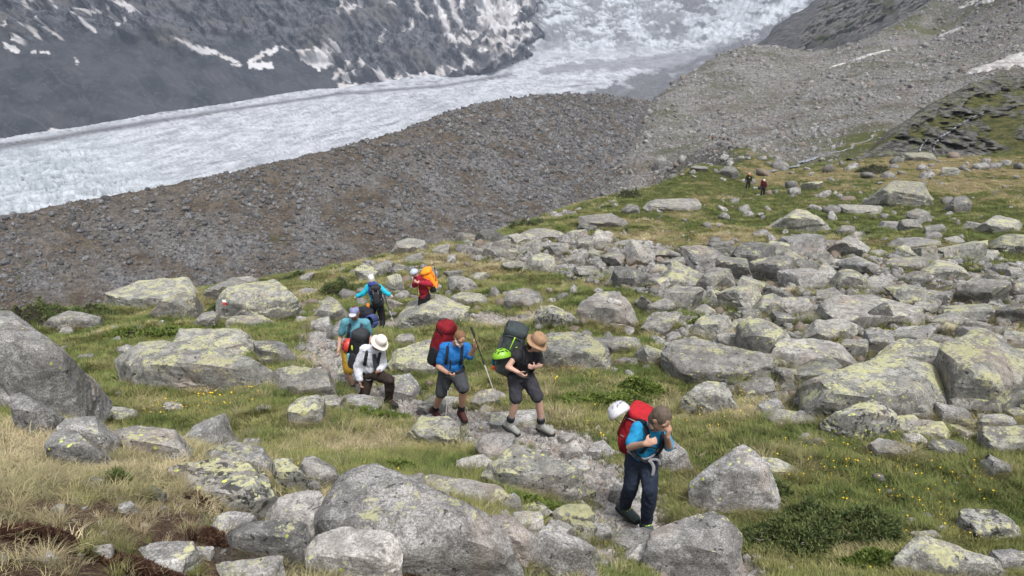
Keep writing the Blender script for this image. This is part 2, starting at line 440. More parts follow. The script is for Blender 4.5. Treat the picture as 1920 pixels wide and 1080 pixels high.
tt = np.linspace(-1, 1, NT_); tt = np.sign(tt) * np.abs(tt) ** 1.15
out = np.where(tt > 0, tt * 62, tt * 110)            # metres out from the crest
MX = C[:, None, 0] + PN[:, None, 0] * out; MY = C[:, None, 1] + PN[:, None, 1] * out
drop = np.where(out > 0, np.sqrt(out ** 2 + 2.2) * .60 - .9 , -out * .78)
MZ = C[:, None, 2] - drop
edge = np.clip(np.abs(out) / 6, 0.12, 1)[None, :]
gul = n2(MX * .9 + 3, MY * .9, 9, 4, 51)
MZ = MZ + edge * (gul * 1.1 + n2(MX, MY, 2.6, 3, 52) * .5) + (1 - edge) * n2(MX, MY, 3.2, 3, 53) * .9
f1, f2, idn = voro(np.stack([MX / 1.1, MY / 1.1, MZ / 1.1], -1), 8)
MZ = MZ + (0.45 - f1) * .35
MOR = (MX.copy(), MY.copy(), MZ.copy())
def mat_moraine():
    m = NT('moraine_till', 0.95, 0.1)
    P = m.pos()
    sv = m.voro(P, 1.7, 'F1', 'Color'); sg = m.voro(P, 4.2, 'F1', 'Color')
    st = m.mix(m.map(sv, .2, .9), (.05, .05, .053), (.17, .168, .17))
    st = m.mix(.4, st, m.mix(sg, (.06, .06, .06), (.24, .235, .235)))
    fines = m.mix(m.map(m.noise(P, .5, 5, .7), .4, .6), (.054, .041, .029), (.104, .083, .060))
    k = m.map(m.noise(P, .085, 6, .66), .40, .60)
    k = m.math('MAXIMUM', m.math('MULTIPLY', k, .85), m.attr('top'))
    c = m.mix(k, st, fines)
    c = m.mix(m.map(m.noise(P, .16, 5, .7), .60, .68, 0, .7), c, (.045, .047, .016))
    b = m.bump(m.voro(P, 1.7), .8, .5); b = m.bump(m.noise(P, 6, 4, .7), .6, .15, b)
    return m.done(c, b)
top = np.broadcast_to(np.clip(1.0 - np.abs(out) / 16, 0, 1) * .8, MX.shape)
mor = new_obj('moraine_ridge', np_mesh('moraine_ridge', np.stack([MX, MY, MZ], -1).reshape(-1, 3), grid_faces(NS, NT_)[:, ::-1], {'top': top}), mat_moraine())
tag(mor, kind='structure')

# --- sheets of the far side, by photo pixel and distance
class Sheet:
    def __init__(s, ctl): 
        c = np.array(ctl, float); s.t = TPS(c[:, :2] / 500.0, np.log(c[:, 2]), 1e-4)
    def Y(s, px, py): return np.exp(s.t(np.stack([px, py], -1) / 500.0))
GL = Sheet([(-500,520,420),(0,420,470),(0,340,620),(0,262,900),(-500,350,700),(640,290,720),(640,220,980),(640,168,1300),(300,300,760),(300,218,1020),(1000,190,1080),(1000,125,1620),(860,200,1000),
            (860,150,1440),(1200,190,1080),(1200,130,1500),(1400,130,1400),(1500,100,1450),(1000,60,1950),(1200,60,1950),(1100,0,2250),(1400,0,2150),(1100,-100,2700),(1500,-80,2500),(1600,60,1900),(900,-80,2700)])
MT = Sheet([(-500,330,720),(0,268,905),(250,228,1010),(450,198,1150),(640,172,1310),(860,152,1500),(930,120,1640),(0,150,1010),(0,90,1070),(0,0,1180),(0,-150,1420),(-500,0,1000),(-500,-150,1200),
            (300,120,1140),(300,60,1210),(300,0,1290),(300,-150,1500),(600,110,1400),(600,50,1470),(600,0,1540),(600,-150,1800),(850,100,1600),(850,0,1830),(950,60,1950),(1000,0,2350),(1200,100,2300),(1200,0,2700),(1200,-150,3000),(1550,0,2700),(850,-150,2150)])
def sheet_grid(S, x0, x1, y0, y1, sx, sy):
    xs = np.arange(x0, x1, sx); ys = np.arange(y0, y1, sy); px, py = np.meshgrid(xs, ys)
    return px, py, S.Y(px, py)
def strokes(px, py, L, jit):
    """signed coverage by brush strokes in photo pixels: (points, half width)"""
    v = np.full(px.shape, -50.0)
    for pts, w in L:
        W = np.array(pts, float)
        if len(W) == 1: W = np.vstack([W, W + [.1, 0]])
        v = np.maximum(v, w - dist_poly(px, py * 1.0, W))
    return v + jit
def icex(px, py): return np.interp(py, [-150,0,60,110,140], [985,985,1000,965,880]) + fbm(np.stack([px / 40, py / 26, px * 0], -1), 4, 60) * 110
SNOW = [([(222,-10),(236,15),(256,28),(266,36)],6),([(210,27),(222,45),(238,58)],5),([(250,54),(264,60)],3),([(152,24),(168,22),(188,26)],4),([(160,44),(180,58)],3),([(60,4),(73,11)],2.2),([(38,-5),(56,17)],3),
 ([(22,58),(28,45)],3),([(32,80),(48,81)],4),([(18,89),(33,95)],5),([(72,66),(82,75)],4),([(103,60),(122,76)],3),([(62,98),(95,101)],2),([(113,15),(117,25)],1.6),([(80,18),(88,22)],1.5),([(143,112),(147,120)],2.5),
 ([(352,88),(372,99),(406,101)],4),([(417,105),(441,116)],4),([(436,122),(451,122)],1.8),([(466,118),(492,105)],4),([(472,124),(508,124)],6),([(500,100),(519,93)],4.5),([(531,91),(537,93)],2),
 ([(572,109),(600,124),(625,121)],8),([(604,110),(622,106)],7),([(630,92),(645,106),(656,110)],4),([(628,147),(652,137)],4),([(640,26),(674,9)],5),([(753,50),(768,43)],7),([(710,79),(729,58)],3),
 ([(728,7),(742,8)],2.5),([(644,-10),(645,30)],2),([(711,142),(738,160)],7),([(744,143),(764,158)],6),([(640,162),(680,165),(722,161)],5),([(780,145),(850,139)],7),([(642,138),(655,152)],5),([(660,131),(670,146)],3),
 ([(684,130),(688,136)],2.5),([(766,135),(771,148)],2.5),([(780,-5),(786,25),(812,37)],3),([(816,-5),(830,32),(842,68),(856,90),(878,82)],6),([(842,-5),(854,28),(868,60),(890,68),(902,60)],5),
 ([(868,-5),(866,24)],4),([(868,106),(884,120),(870,130)],4),([(888,-5),(918,10),(908,50),(930,55)],12),([(905,80),(940,92)],5),([(930,60),(975,45)],8),([(940,20),(985,10)],9),([(950,118),(962,120)],5),
 ([(560,178),(552,176)],2),([(900,100),(930,96)],4),([(97,243),(107,244)],2.5),([(545,180),(565,178)],2)]
px, py, Yd = sheet_grid(MT, -420, 1560, -190, 300, 3.0, 2.2)
Yd = Yd * (1 - .10 * sstep(14, -14, px - icex(px, py)) * sstep(860, 930, px))
W = G(px, py, Yd)
u1 = fbm(np.stack([px / 95, py / 60, Yd / 300], -1), 5, 61)
cliff = sstep(-12, 30, (np.interp(px, [0,120,230,300,380,520,640,900], [88,88,66,105,85,95,150,150]) - py) + u1 * 60)      # rock face above, debris below
cliff = np.where(px > 640, sstep(-8, 6, 150 - py), cliff)
# craggy relief along the view-free direction up and out
rg = fbm(np.stack([W[..., 0] / 120 + W[..., 2] / 200, W[..., 2] / 90, W[..., 1] / 240], -1), 6, 62, .58, True)
rg2 = fbm(np.stack([(W[..., 0] + W[..., 2] * .8) / 26, W[..., 2] / 70, W[..., 1] / 60], -1), 4, 63, .6, True)
f1, f2, idn = voro(np.stack([W[..., 0] / 46 + rg * .4, W[..., 2] / 58, W[..., 1] / 90], -1), 4)
gull = fbm(np.stack([(W[..., 0] + W[..., 2] * .75) / 22, W[..., 2] / 260, W[..., 1] / 300], -1), 4, 66, .55, True)
rg3 = fbm(np.stack([W[..., 0] / 30, W[..., 1] / 50, W[..., 2] / 26], -1), 4, 89, .6, True)
disp = cliff * ((idn - .5) * 34 * sstep(0, .1, f2 - f1) + rg3 * 26 + (rg - .2) * 105 + rg2 * 42 + np.minimum(f2 - f1, .35) * 52) + (1 - cliff) * (gull * 9 + rg * 6)
W[..., 1] -= disp * .8; W[..., 2] += disp * .35
sn = strokes(px, py, SNOW, fbm(np.stack([px / 9, py / 6, px * 0], -1), 4, 64) * 9)
snow = sstep(-.6, .9, sn)
wx = fbm(np.stack([px / 70, py / 50, px * 0], -1), 3, 67) * 40
streak = sstep(.04, .30, fbm(np.stack([(px - py * 1.15 + wx) / 9, (py + px * .3) / 75, px * 0], -1), 4, 68)) * sstep(.0, .25, fbm(np.stack([px / 80, py / 40, px * 0], -1), 3, 69) + .12)
cracks = sstep(.30, .46, fbm(np.stack([(px - py * .55 + wx) / 34, (py + px * .2) / 60, px * 0], -1), 4, 70, .55, True)) * cliff
rside = sstep(880, 960, px + u1 * 60)
snow = np.maximum(snow, rside * sstep(-.12, .1, fbm(np.stack([px / 30, py / 14, px * 0], -1), 5, 65) + .05))
def mat_mountain():
    m = NT('mountain_rock', 0.95, 0.1)
    P = m.pos()
    Ps = m.vscale(P, (1, .5, 1.0))
    a = m.noise(Ps, .012, 8, .66); b_ = m.noise(Ps, .07, 8, .7, .4); cr = m.voro(m.vscale(P, (1, .6, .55)), .035, 'DISTANCE_TO_EDGE')
    fb = m.noise(m.vscale(P, (1, .6, .6)), .25, 5, .75); rock = m.mix(m.map(m.math('ADD', m.math('MULTIPLY', b_, .6), m.math('MULTIPLY', fb, .4)), .40, .60), (.018, .020, .026), (.185, .190, .205))
    rock = m.mix(m.map(a, .48, .66), rock, (.155, .145, .135))
    rock = m.mix(m.map(cr, 0, .035, .45, 0), rock, (.03, .032, .037))
    deb = m.mix(m.map(m.noise(P, .02, 7, .6), .35, .65), (.026, .029, .036), (.066, .069, .076))
    deb = m.mix(m.map(m.noise(P, .11, 6, .75), .50, .62, 0, .6), deb, (.10, .10, .105)); deb = m.mix(m.math('MULTIPLY', m.attr('streak'), .38), deb, (.14, .133, .127))
    rock = m.mix(m.math('MULTIPLY', m.attr('cracks'), .8), rock, (.012, .013, .018))
    c = m.mix(m.attr('cliff'), deb, rock)
    c = m.mix(m.attr('snow'), c, m.mix(m.map(m.noise(P, .02, 4), .4, .62), (.76, .75, .76), (.58, .55, .54)))
    bmp = m.bump(m.math('ADD', b_, m.noise(P, .5, 4, .7)), .9, 7.0)
    return m.done(c, bmp)
mt = new_obj('mountain', np_mesh('mountain', W.reshape(-1, 3), grid_faces(*px.shape), {'cliff': cliff, 'snow': snow, 'streak': streak, 'cracks': cracks}), mat_mountain())
tag(mt, kind='structure')

# --- glacier with its icefall
px, py, Yd = sheet_grid(GL, -420, 1620, -150, 470, 3.1, 2.3)
Yd = Yd * (1 + .22 * sstep(12, -12, px - icex(px, py)) * sstep(140, 120, py))
W = G(px, py, Yd)
farx, fary = W[..., 0], W[..., 1]
edgef = np.interp(px, [-500,0,250,450,640,830,900,1000], [345,263,226,197,171,157,134,100])   # far rim of the ice
ser = sstep(430, 120, px - (py - 330) * 1.4) * sstep(-10, 60, py - edgef)                   # broken seracs lower left
s1 = fbm(np.stack([farx / 26, fary / 30, farx * 0], -1), 4, 71, .55, True)
f1, f2, idn = voro(np.stack([farx / 13 + s1 * 1.5, (fary - farx * .5) / 44 + s1 * 1.5, farx * 0], -1), 5)
crev = sstep(.0, .22, f2 - f1)
s2 = fbm(np.stack([(farx - fary * .45) / 7, (fary + farx * .4) / 34, farx * 0], -1), 4, 72, .6, True)
ice_fall = sstep(120, 70, py) * sstep(940, 1010, px)
s3 = fbm(np.stack([px / 22 + py / 60, (py + px * .12) / 5.5, px * 0], -1), 5, 73, .6, True)
s4 = fbm(np.stack([px / 10, py / 12, px * 0], -1), 4, 74, .6, True)
Rr = np.hypot(px - 1130, (py + 70) * 1.35); Th = np.arctan2(px - 1130, py + 120); s5 = fbm(np.stack([Rr / 8 + s4 * .8, Th * 5, px * 0], -1), 4, 85, .6, True); s6 = fbm(np.stack([px / 46, py / 20, px * 0], -1), 4, 86)
W[..., 2] += ser * ((crev - .6) * 4.5 + s1 * 6) + (1 - ser) * (1 - ice_fall) * s2 * 1.6
W[..., 2] += ice_fall * (s3 * 6 + s4 * 6 + s5 * 16); W[..., 1] -= ice_fall * (s3 * 12 + s4 * 10)
# grey on the ice: carried dirt, bare rock and darker crevasse lines
along = py - np.interp(px, [-500,0,250,450,640,830,1000,1200,1400], [345,263,226,197,171,157,128,112,90])   # px below the far rim
band = np.exp(-((along - 4 - 10 * np.exp(-px / 300)) / (3.0 + 4 * sstep(500, 0, px))) ** 2) * .9 * (px < 960)
st = fbm(np.stack([px / 60, (along) / 3.2, px * 0], -1), 4, 75)
st2 = fbm(np.stack([px / 26, py / 7, px * 0], -1), 5, 76)
dirt = np.clip(band + sstep(.10, .42, st) * sstep(30, 0, along) * .9 + sstep(.12, .5, st2) * .35, 0, 1)
near = np.interp(px, [0,220,440,620,740,840,940], [405,365,320,280,250,210,185])
dirt = np.maximum(dirt, sstep(.08, .4, fbm(np.stack([px / 70, (py - near) / 6, px * 0], -1), 4, 77)) * np.exp(-((py - near + 24) / 12) ** 2) * (px > 150) * .9)
medial = np.exp(-((py - np.interp(px, [960,1100,1280,1400,1500], [136,126,108,100,80])) / (4 + 8 * sstep(1000, 1350, px))) ** 2) * sstep(980, 1120, px)
dirt = np.maximum(dirt, medial * (.55 + st * 1.2))
right = sstep(1130, 1290, px + (py - 150) * 2.2) * sstep(72, 100, py - (px - 1280) * -.06 + st2 * 20)
dirt = np.maximum(dirt, np.clip(right * 1.5 - sstep(.02, .2, st2) * .7 * right, 0, 1))
jx = px + fbm(np.stack([px / 30, py / 12, px * 0], -1), 4, 87) * 50; jy = py + fbm(np.stack([px / 30, py / 12, px * 0 + 5], -1), 4, 88) * 16
def inp_(x, y, L):
    ins = np.zeros(np.shape(x), bool); n_ = len(L)
    for i in range(n_):
        (x1, y1), (x2, y2) = L[i], L[(i + 1) % n_]; ins ^= ((y1 > y) != (y2 > y)) & (x < (x2 - x1) * (y - y1) / ((y2 - y1) + 1e-9) + x1)
    return ins
D1 = inp_(jx, jy, [(1085,182),(1150,155),(1230,132),(1300,120),(1370,88),(1440,50),(1500,20),(1560,40),(1460,130),(1250,230),(1100,230)]) * .95
D1 = D1 * (1 - sstep(.16, .24, s6 + .02)) 
D2 = inp_(jx, jy, [(1000,131),(1100,113),(1290,98),(1400,72),(1420,90),(1330,112),(1280,128),(1150,130),(1040,141)]) * .62
D3 = inp_(jx, jy, [(1250,-20),(1325,-20),(1318,22),(1290,30),(1262,10)]) + inp_(jx, jy, [(1262,35),(1278,35),(1276,72),(1256,72)]) * .9
D4 = inp_(jx, jy, [(985,10),(1010,10),(1015,40),(990,60),(1000,95),(965,110),(940,95),(975,60)]) * .9 + inp_(jx, jy, [(1290,20),(1400,-5),(1470,10),(1380,40),(1300,60)]) * .25
dirt = np.clip(np.maximum.reduce([dirt, D1, D2, D3, D4]), 0, 1)
basin = sstep(1270, 1330, px) * sstep(60, 20, py) * (sstep(-.05, .1, fbm(np.stack([px / 45, py / 18, px * 0], -1), 4, 78) - .12))
dirt = np.maximum(dirt, basin)
dirt = np.maximum(dirt, ice_fall * (1 - sstep(.06, .34, s5 * .9 + s4 * .4 + s6 * .7 + fbm(np.stack([px / 60, py / 26, px * 0], -1), 3, 79) * .9 - .10 * sstep(1150, 1010, px))) * .85 * sstep(1340, 1260, px))
dirt = np.maximum(dirt, (1 - sstep(.0, .12, f2 - f1)) * ser * .8)  # darker along the gaps between the seracs
dirt = np.maximum(dirt, sstep(.16, -.18, s2) * (1 - ser) * (1 - ice_fall) * .55)  # darker in the low lines of the ice surface
islands = sstep(.20, .27, s6 + .10 * sstep(1060, 980, px) - .05) * ice_fall
dirt = np.maximum(dirt, islands)
blue = np.clip(ser * .8 * (1 - crev * .6) + ice_fall * .15, 0, 1)
def mat_glacier():
    m = NT('glacier_ice', 0.6, 0.25)
    P = m.pos()
    n = m.noise(m.vscale(P, (1, .45, 1)), .05, 8, .7); f = m.noise(m.vscale(P, (1, .4, 1)), .25, 5, .7)
    ice = m.mix(m.map(n, .35, .62), (.26, .28, .31), (.52, .54, .575))
    ff = m.noise(m.vscale(P, (1.6, .5, 1)), .55, 4, .75); ice = m.mix(m.map(f, .48, .60, 0, .6), ice, (.26, .27, .29)); ice = m.mix(m.map(ff, .52, .60, 0, .6), ice, (.20, .205, .22))
    ice = m.mix(m.math('MULTIPLY', m.attr('blue'), .28), ice, (.50, .66, .71))
    gr = m.mix(m.map(f, .35, .65), (.035, .035, .04), (.14, .138, .14))
    c = m.mix(m.attr('dirt'), ice, gr)
    return m.done(c, m.bump(m.math('ADD', n, f), .6, 3.0))
gl = new_obj('glacier', np_mesh('glacier', W.reshape(-1, 3), grid_faces(*px.shape), {'dirt': dirt, 'blue': blue}), mat_glacier())
tag(gl, kind='structure')

# --- rocky spur behind the talus on the right
SPU = Sheet([(1380,130,640),(1420,80,720),(1470,40,800),(1530,0,880),(1600,-60,980),(1500,110,600),(1600,80,590),(1740,0,640),(1750,60,560),(1600,20,720),(1700,-80,800),(1900,-120,700),(1950,20,560),(1650,-120,950),(2300,-100,700),(1900,60,520)])
xs = np.linspace(0, 1, 240); ys = np.linspace(-190, 150, 150)
t, py = np.meshgrid(xs, ys)
left = np.interp(ys, [-190,-60,0,40,80,115,150], [1720,1596,1528,1470,1424,1384,1350])[:, None] + fbm(np.stack([ys * 0, ys / 30, ys * 0], -1), 4, 80)[:, None] * 16
px = left + (t ** 1.25) * (2350 - left)
Yd = SPU.Y(px, py); Yd = Yd + np.maximum(0, 1 - t / .05) ** 2 * 60
W = G(px, py, Yd)
rockm = sstep(-10, 14, np.minimum(np.minimum((px - (1500 - (py - 60) * .55)), 110 - py - (px - 1480) * .40), 400) + fbm(np.stack([px / 40, py / 40, px * 0], -1), 4, 81) * 60)
rg = fbm(np.stack([W[..., 0] / 34, W[..., 1] / 50, W[..., 2] / 20], -1), 5, 82, .6, True)
f1, f2, idn = voro(np.stack([W[..., 0] / 15, W[..., 1] / 20, W[..., 2] / 9], -1), 6)
W[..., 1] -= rockm * (rg * 34 + f1 * 14); W[..., 2] += rockm * (rg * 12)
W[..., 2] += (1 - rockm) * n2(W[..., 0] * 1.2 + W[..., 2], W[..., 1] * .3, 9, 4, 83) * 2.0
greenm = sstep(.02, .25, fbm(np.stack([px / 50, py / 26, px * 0], -1), 4, 84)) * np.clip(rockm * 1.0 + sstep(1650, 1750, px), 0, 1) * .75
def mat_spur():
    m = NT('spur_rock', 0.95, 0.1)
    P = m.pos()
    b_ = m.noise(P, .18, 8, .7, .4)
    rock = m.mix(m.map(b_, .40, .58), (.022, .021, .022), (.19, .18, .172))
    deb = m.mix(m.map(m.noise(P, .12, 7, .7), .38, .62), (.045, .046, .05), (.13, .127, .125))
    strk = m.noise(m.vscale(P, (.12, .02, .02)), 1, 6, .6)
    deb = m.mix(m.map(strk, .5, .7, 0, .4), deb, (.10, .09, .08))
    c = m.mix(m.attr('rock'), deb, rock)
    c = m.mix(m.attr('green'), c, (.055, .062, .026))
    return m.done(c, m.bump(m.math('ADD', b_, m.noise(P, 1.2, 4, .7)), .9, 2.0))
sp = new_obj('rocky_spur', np_mesh('rocky_spur', W.reshape(-1, 3), grid_faces(*px.shape), {'rock': rockm, 'green': greenm}), mat_spur())
tag(sp, kind='structure')
# ---------------------------------------------------------------- grassy knoll with the waterfall
KN = Sheet([(1600,300,112),(1700,300,112),(1850,300,114),(2000,300,112),(1640,270,118),(1740,262,120),(1850,262,121),(1960,250,118),(1700,228,128),(1800,215,131),(1900,210,131),(1770,182,140),(1850,155,147),(1900,145,150),(2000,150,148),(2200,130,150),(2200,300,110),(1560,300,114)])
xs = np.linspace(1590, 2300, 250); topy = np.interp(xs, [1590,1640,1668,1700,1740,1762,1800,1830,1862,1885,1905,1930,2000,2300], [300,284,262,226,203,186,169,152,146,139,143,142,150,128])
topy = topy + fbm(np.stack([xs / 14, xs * 0, xs * 0], -1), 4, 301) * 7
tv = np.linspace(0, 1, 110); Tt, Xx = np.meshgrid(tv, xs, indexing='ij')
py = topy[None, :] + (318 - topy[None, :]) * (1 - Tt); px = Xx
Yd = KN.Y(px, py); Wk = G(px, py, Yd)
back = Wk[-1].copy()
rk = fbm(np.stack([Wk[..., 0] / 5, Wk[..., 1] / 7, Wk[..., 2] / 3.2], -1), 5, 302, .6, True)
f1, f2, idn = voro(np.stack([Wk[..., 0] / 3.0 + rk, Wk[..., 1] / 6, Wk[..., 2] / 2.2], -1), 12)
kk_ = fbm(np.stack([px / 34, py / 22, px * 0], -1), 4, 303)
krock = np.maximum(sstep(-10, 6, py - np.interp(px, [1590,1680,1760,1830,1870,2300], [276,262,262,262,290,300]) + kk_ * 30), sstep(.02, .16, kk_ + .10 * (px > 1740) * (py < 215)))
krock = np.maximum(krock, sstep(.05, .22, idn - .68 + kk_ * .9)); krock = np.maximum(krock, sstep(26, 10, py - topy[None, :] + kk_ * 30) * (px > 1700) * .8)
Wk[..., 1] -= krock * ((idn - .3) * 3.2 + rk * 3.4) * (Tt < .985); Wk[..., 2] += krock * (f1 - .4) * .7
Wk = np.concatenate([Wk, (Wk[-1] + np.array([0, 6, -2.5]))[None], (Wk[-1] + np.array([0, 22, -14]))[None]]); krock = np.concatenate([krock, krock[-1:], krock[-1:]])
def mat_knoll():
    m = NT('knoll_turf_rock', .95, .15); P = m.pos(); n = m.noise(P, .9, 6, .65); f = m.noise(P, 4, 5, .7)
    tf = m.mix(m.map(n, .35, .65), (.045, .058, .016), (.14, .13, .048)); tf = m.mix(m.map(f, .45, .65, 0, .6), tf, (.035, .035, .016))
    rk_ = m.mix(m.map(n, .35, .62), (.030, .029, .028), (.19, .185, .175)); rk_ = m.mix(m.map(f, .5, .62, 0, .7), rk_, (.04, .04, .036))
    rk_ = m.mix(m.map(m.noise(P, .5, 4), .5, .62, 0, .45), rk_, (.15, .165, .06))
    return m.done(m.mix(m.attr('rock'), tf, rk_), m.bump(m.math('ADD', n, f), .9, .6))
kn = new_obj('grassy_knoll', np_mesh('grassy_knoll', Wk.reshape(-1, 3), grid_faces(*Wk.shape[:2]), {'rock': krock}), mat_knoll()); tag(kn, kind='structure')
bpy.context.view_layer.update()
def ray_on(objs, px, py):
    d = Vector(G(px, py, 1.0)).normalized(); best = None
    for o in objs:
        ok, loc, nor, _ = o.ray_cast(Vector((0, 0, 0)) - o.location, d)
        if ok and (best is None or loc.length < best[0].length): best = (loc + o.location, nor)
    return best
def water_strip(name, path, widths, mat, objs, lift=.12, jit=.25, parent=None):
    Q = resample(np.array([(a, b, 0) for a, b in path], float), len(path) * 8); wv = np.interp(np.linspace(0, 1, len(Q)), np.linspace(0, 1, len(widths)), widths); V = []
    r_ = np.random.default_rng(len(path)); lf = []
    C_ = []
    for q in Q:
        h = ray_on(objs, q[0], q[1]); C_.append(np.array(h[0]) if h else C_[-1])
    C_ = np.array(C_); wig = fbm(np.stack([np.arange(len(C_)) / 7.0, np.zeros(len(C_)) + len(path), np.zeros(len(C_))], -1), 3, 77); C_[:, 0] += wig * 4.5 * (lift < .16); T = np.gradient(C_, axis=0); S = np.cross(T, [0, 0, 1.0]); S /= np.linalg.norm(S, axis=1)[:, None] + 1e-9
    for i, c in enumerate(C_):
        w = wv[i] * (.35 + 1.3 * r_.random()); c = c + np.array([0, -.5, 1]) * lift
        for k in (-1, -.4, .3, 1): V.append(c + S[i] * w * k * .5 + np.array([0, 0, -abs(k) * lift * .5 + r_.normal(0, .02)]))
    return new_obj(name, np_mesh(name, np.array(V), grid_faces(len(C_), 4)), mat, parent)
def mat_water():
    m = NT('white_water', .25, .5); P = m.pos(); n = m.noise(P, 3, 5, .7)
    return m.done(m.mix(m.map(n, .46, .62), (.10, .105, .11), (.42, .44, .47)), m.bump(n, .6, .2))
M_wat = mat_water()
tag(water_strip('stream', STREAMPX, [.3, .7, 1.0, .6, .3, .5], M_wat, [ground], .11), kind='structure')
tag(water_strip('waterfall', [(1850,208),(1822,222),(1800,234),(1780,248),(1765,257)], [.12, .22, .40], M_wat, [kn], .32), kind='structure')
tag(water_strip('waterfall', [(1765,256),(1752,270),(1748,284)], [.30, .22, .16], M_wat, [kn], .4), kind='structure')
tag(water_strip('waterfall', [(1738,262),(1726,276),(1722,286)], [.10, .22, .18], M_wat, [kn], .4), kind='structure')
# ---------------------------------------------------------------- old snow lying on the talus
def mat_oldsnow():
    m = NT('old_snow', .7, .2); P = m.pos(); n = m.noise(m.vscale(P, (1, .4, 1)), .5, 6, .7)
    return m.done(m.mix(m.map(n, .38, .62), (.22, .205, .195), (.46, .44, .43)), m.bump(n, .4, .4))
M_os = mat_oldsnow()
def snow_patch(path, w, label, seed, lift=.5):
    """lens of snow moulded on the ground along a line of photo pixels, w = half width in pixels"""
    Q = resample(np.array([(a, b, 0) for a, b in path], float), 46); n = len(Q); V = []
    T = np.gradient(Q[:, :2], axis=0); T /= np.linalg.norm(T, axis=1)[:, None]; Nn = np.stack([-T[:, 1], T[:, 0]], -1)
    t = np.linspace(0, 1, n); ww = np.interp(t, np.linspace(0, 1, len(w)), w) * (1 + fbm(np.stack([t * 7, t * 0 + seed, t * 0], -1), 3, seed) * 1.1)
    ks = np.linspace(-1, 1, 13); ed = fbm(np.stack([t * 9, t * 0 + 4, t * 0], -1), 3, seed + 3) * .7
    PX_ = Q[:, None, 0] + Nn[:, None, 0] * ww[:, None] * (ks[None] + ed[:, None]); PY_ = Q[:, None, 1] + Nn[:, None, 1] * ww[:, None] * (ks[None] + ed[:, None])
    H = hits(PX_.ravel(), PY_.ravel(), None, 60, 700, 200).reshape(n, 13, 3)
    prof = (1 - ks[None] ** 2) ** .5 * np.minimum(1, np.minimum(t, 1 - t) * 12)[:, None]
    H[..., 2] = ground_h(H[..., 0], H[..., 1]) + (prof * 1.9 - .6) * lift
    o = new_obj('snow_patch', np_mesh('snow_patch', H.reshape(-1, 3), grid_faces(n, 13)), M_os); tag(o, label, 'snow patch', 'old snow on the talus slope'); return o
snow_patch([(1552,128),(1590,116),(1630,103),(1675,92)], [.6, 2.0, 2.4, .6], 'long thin strip of dirty snow slanting across the middle of the talus slope', 1, .3)
snow_patch([(1808,138),(1850,128),(1890,118),(1960,98)], [2, 7, 13, 18], 'wide dirty snowfield on the talus above the grassy knoll', 2, .7)
snow_patch([(1757,70),(1780,61),(1808,50)], [1.5, 2.5, 2], 'short snow streak high on the talus left of the wide snowfield', 3, .4)
snow_patch([(1794,17),(1815,9),(1835,-2)], [2, 3, 3], 'thin white snow streak at the top of the picture on the talus', 4, .4)
snow_patch([(1826,12),(1850,2),(1880,-8)], [3, 5, 4], 'brighter snow streak at the top edge, right of the thin one', 5, .4)
# ================================================================ BOULDERS
def mat_granite(name, base, pale, lichen, black, speck=1.0, pink=0.0):
    m = NT(name, 0.88, 0.25)
    P = m.shift(m.obj()); up = m.nz()
    big = m.noise(P, 1.6, 5, .6); mid = m.noise(P, 7, 5, .65, .3); fine = m.noise(P, 62, 5, .8); sp_ = m.voro(P, 85, 'F1', 'Color')
    c = m.mix(m.map(big, .35, .65), base, pale)
    c = m.mix(m.map(mid, .44, .60, 0, .65), c, tuple(x * .48 for x in base))
    c = m.mix(m.map(m.noise(P, 3.4, 6, .72, .6), .52, .60, 0, .55), c, tuple(x * .42 for x in base))
    c = m.mix(m.map(m.noise(P, 17, 4, .7), .54, .62, 0, .6), c, (.09, .088, .082))
    c = m.mix(m.map(fine, .43, .55, .60 * speck, 0), c, (.05, .048, .046))
    c = m.mix(m.map(fine, .56, .68, 0, .50 * speck), c, (.60, .585, .56))
    lay = m.noise(m.vscale(P, (1.2, 1.2, 9)), 1.3, 5, .6)
    c = m.mix(m.map(lay, .56, .66, 0, .35), c, tuple(x * .5 for x in base))
    c = m.mix(m.map(m.noise(P, 1.1, 3, .5, .4), .55, .7, 0, .30), c, (.27, .20, .16))
    if black:
        bl = m.map(m.noise(P, 11, 5, .62, .5), .655 - black * .09, .675 - black * .07)
        c = m.mix(m.math('MULTIPLY', bl, .85), c, (.022, .022, .022))
    if lichen:
        l1 = m.noise(P, 2.3, 6, .68, .3); l2 = m.voro(m.vscale(P, (1, 1, 1)), 9, 'F1'); l3 = m.noise(P, 20, 4, .7, .3)
        k = m.math('ADD', m.math('MULTIPLY', l1, .75), m.math('MULTIPLY', l3, .45))
        k = m.math('ADD', k, m.math('MULTIPLY', up, .07))
        k = m.map(k, .795 - lichen * .135, .84 - lichen * .135)
        yl = m.mix(m.map(l3, .35, .65), (.25, .255, .14), (.39, .38, .21))
        c = m.mix(m.math('MULTIPLY', k, .78), c, yl)
        # bright map lichen rosettes, a few
        ros = m.math('MULTIPLY', m.map(m.voro(P, 7.5, 'F1'), .12, .16, 1, 0), m.map(m.noise(P, 1.0, 2), .52, .56))
        c = m.mix(m.math('MULTIPLY', ros, m.map(m.noise(P, 40, 3, .7), .4, .5, .35, 1)), c, (.42, .46, .10))
    g = m.rand()
    hs = m.n('ShaderNodeHueSaturation'); m.l(c, hs.inputs['Color']); m.l(m.map(g, 0, 1, .92, 1.34, False), hs.inputs['Value'])
    b = m.bump(mid, .45, .06); b = m.bump(m.math('ADD', fine, m.math('MULTIPLY', lay, 1.5)), .45, .015, b)
    return m.done(hs.outputs[0], b)
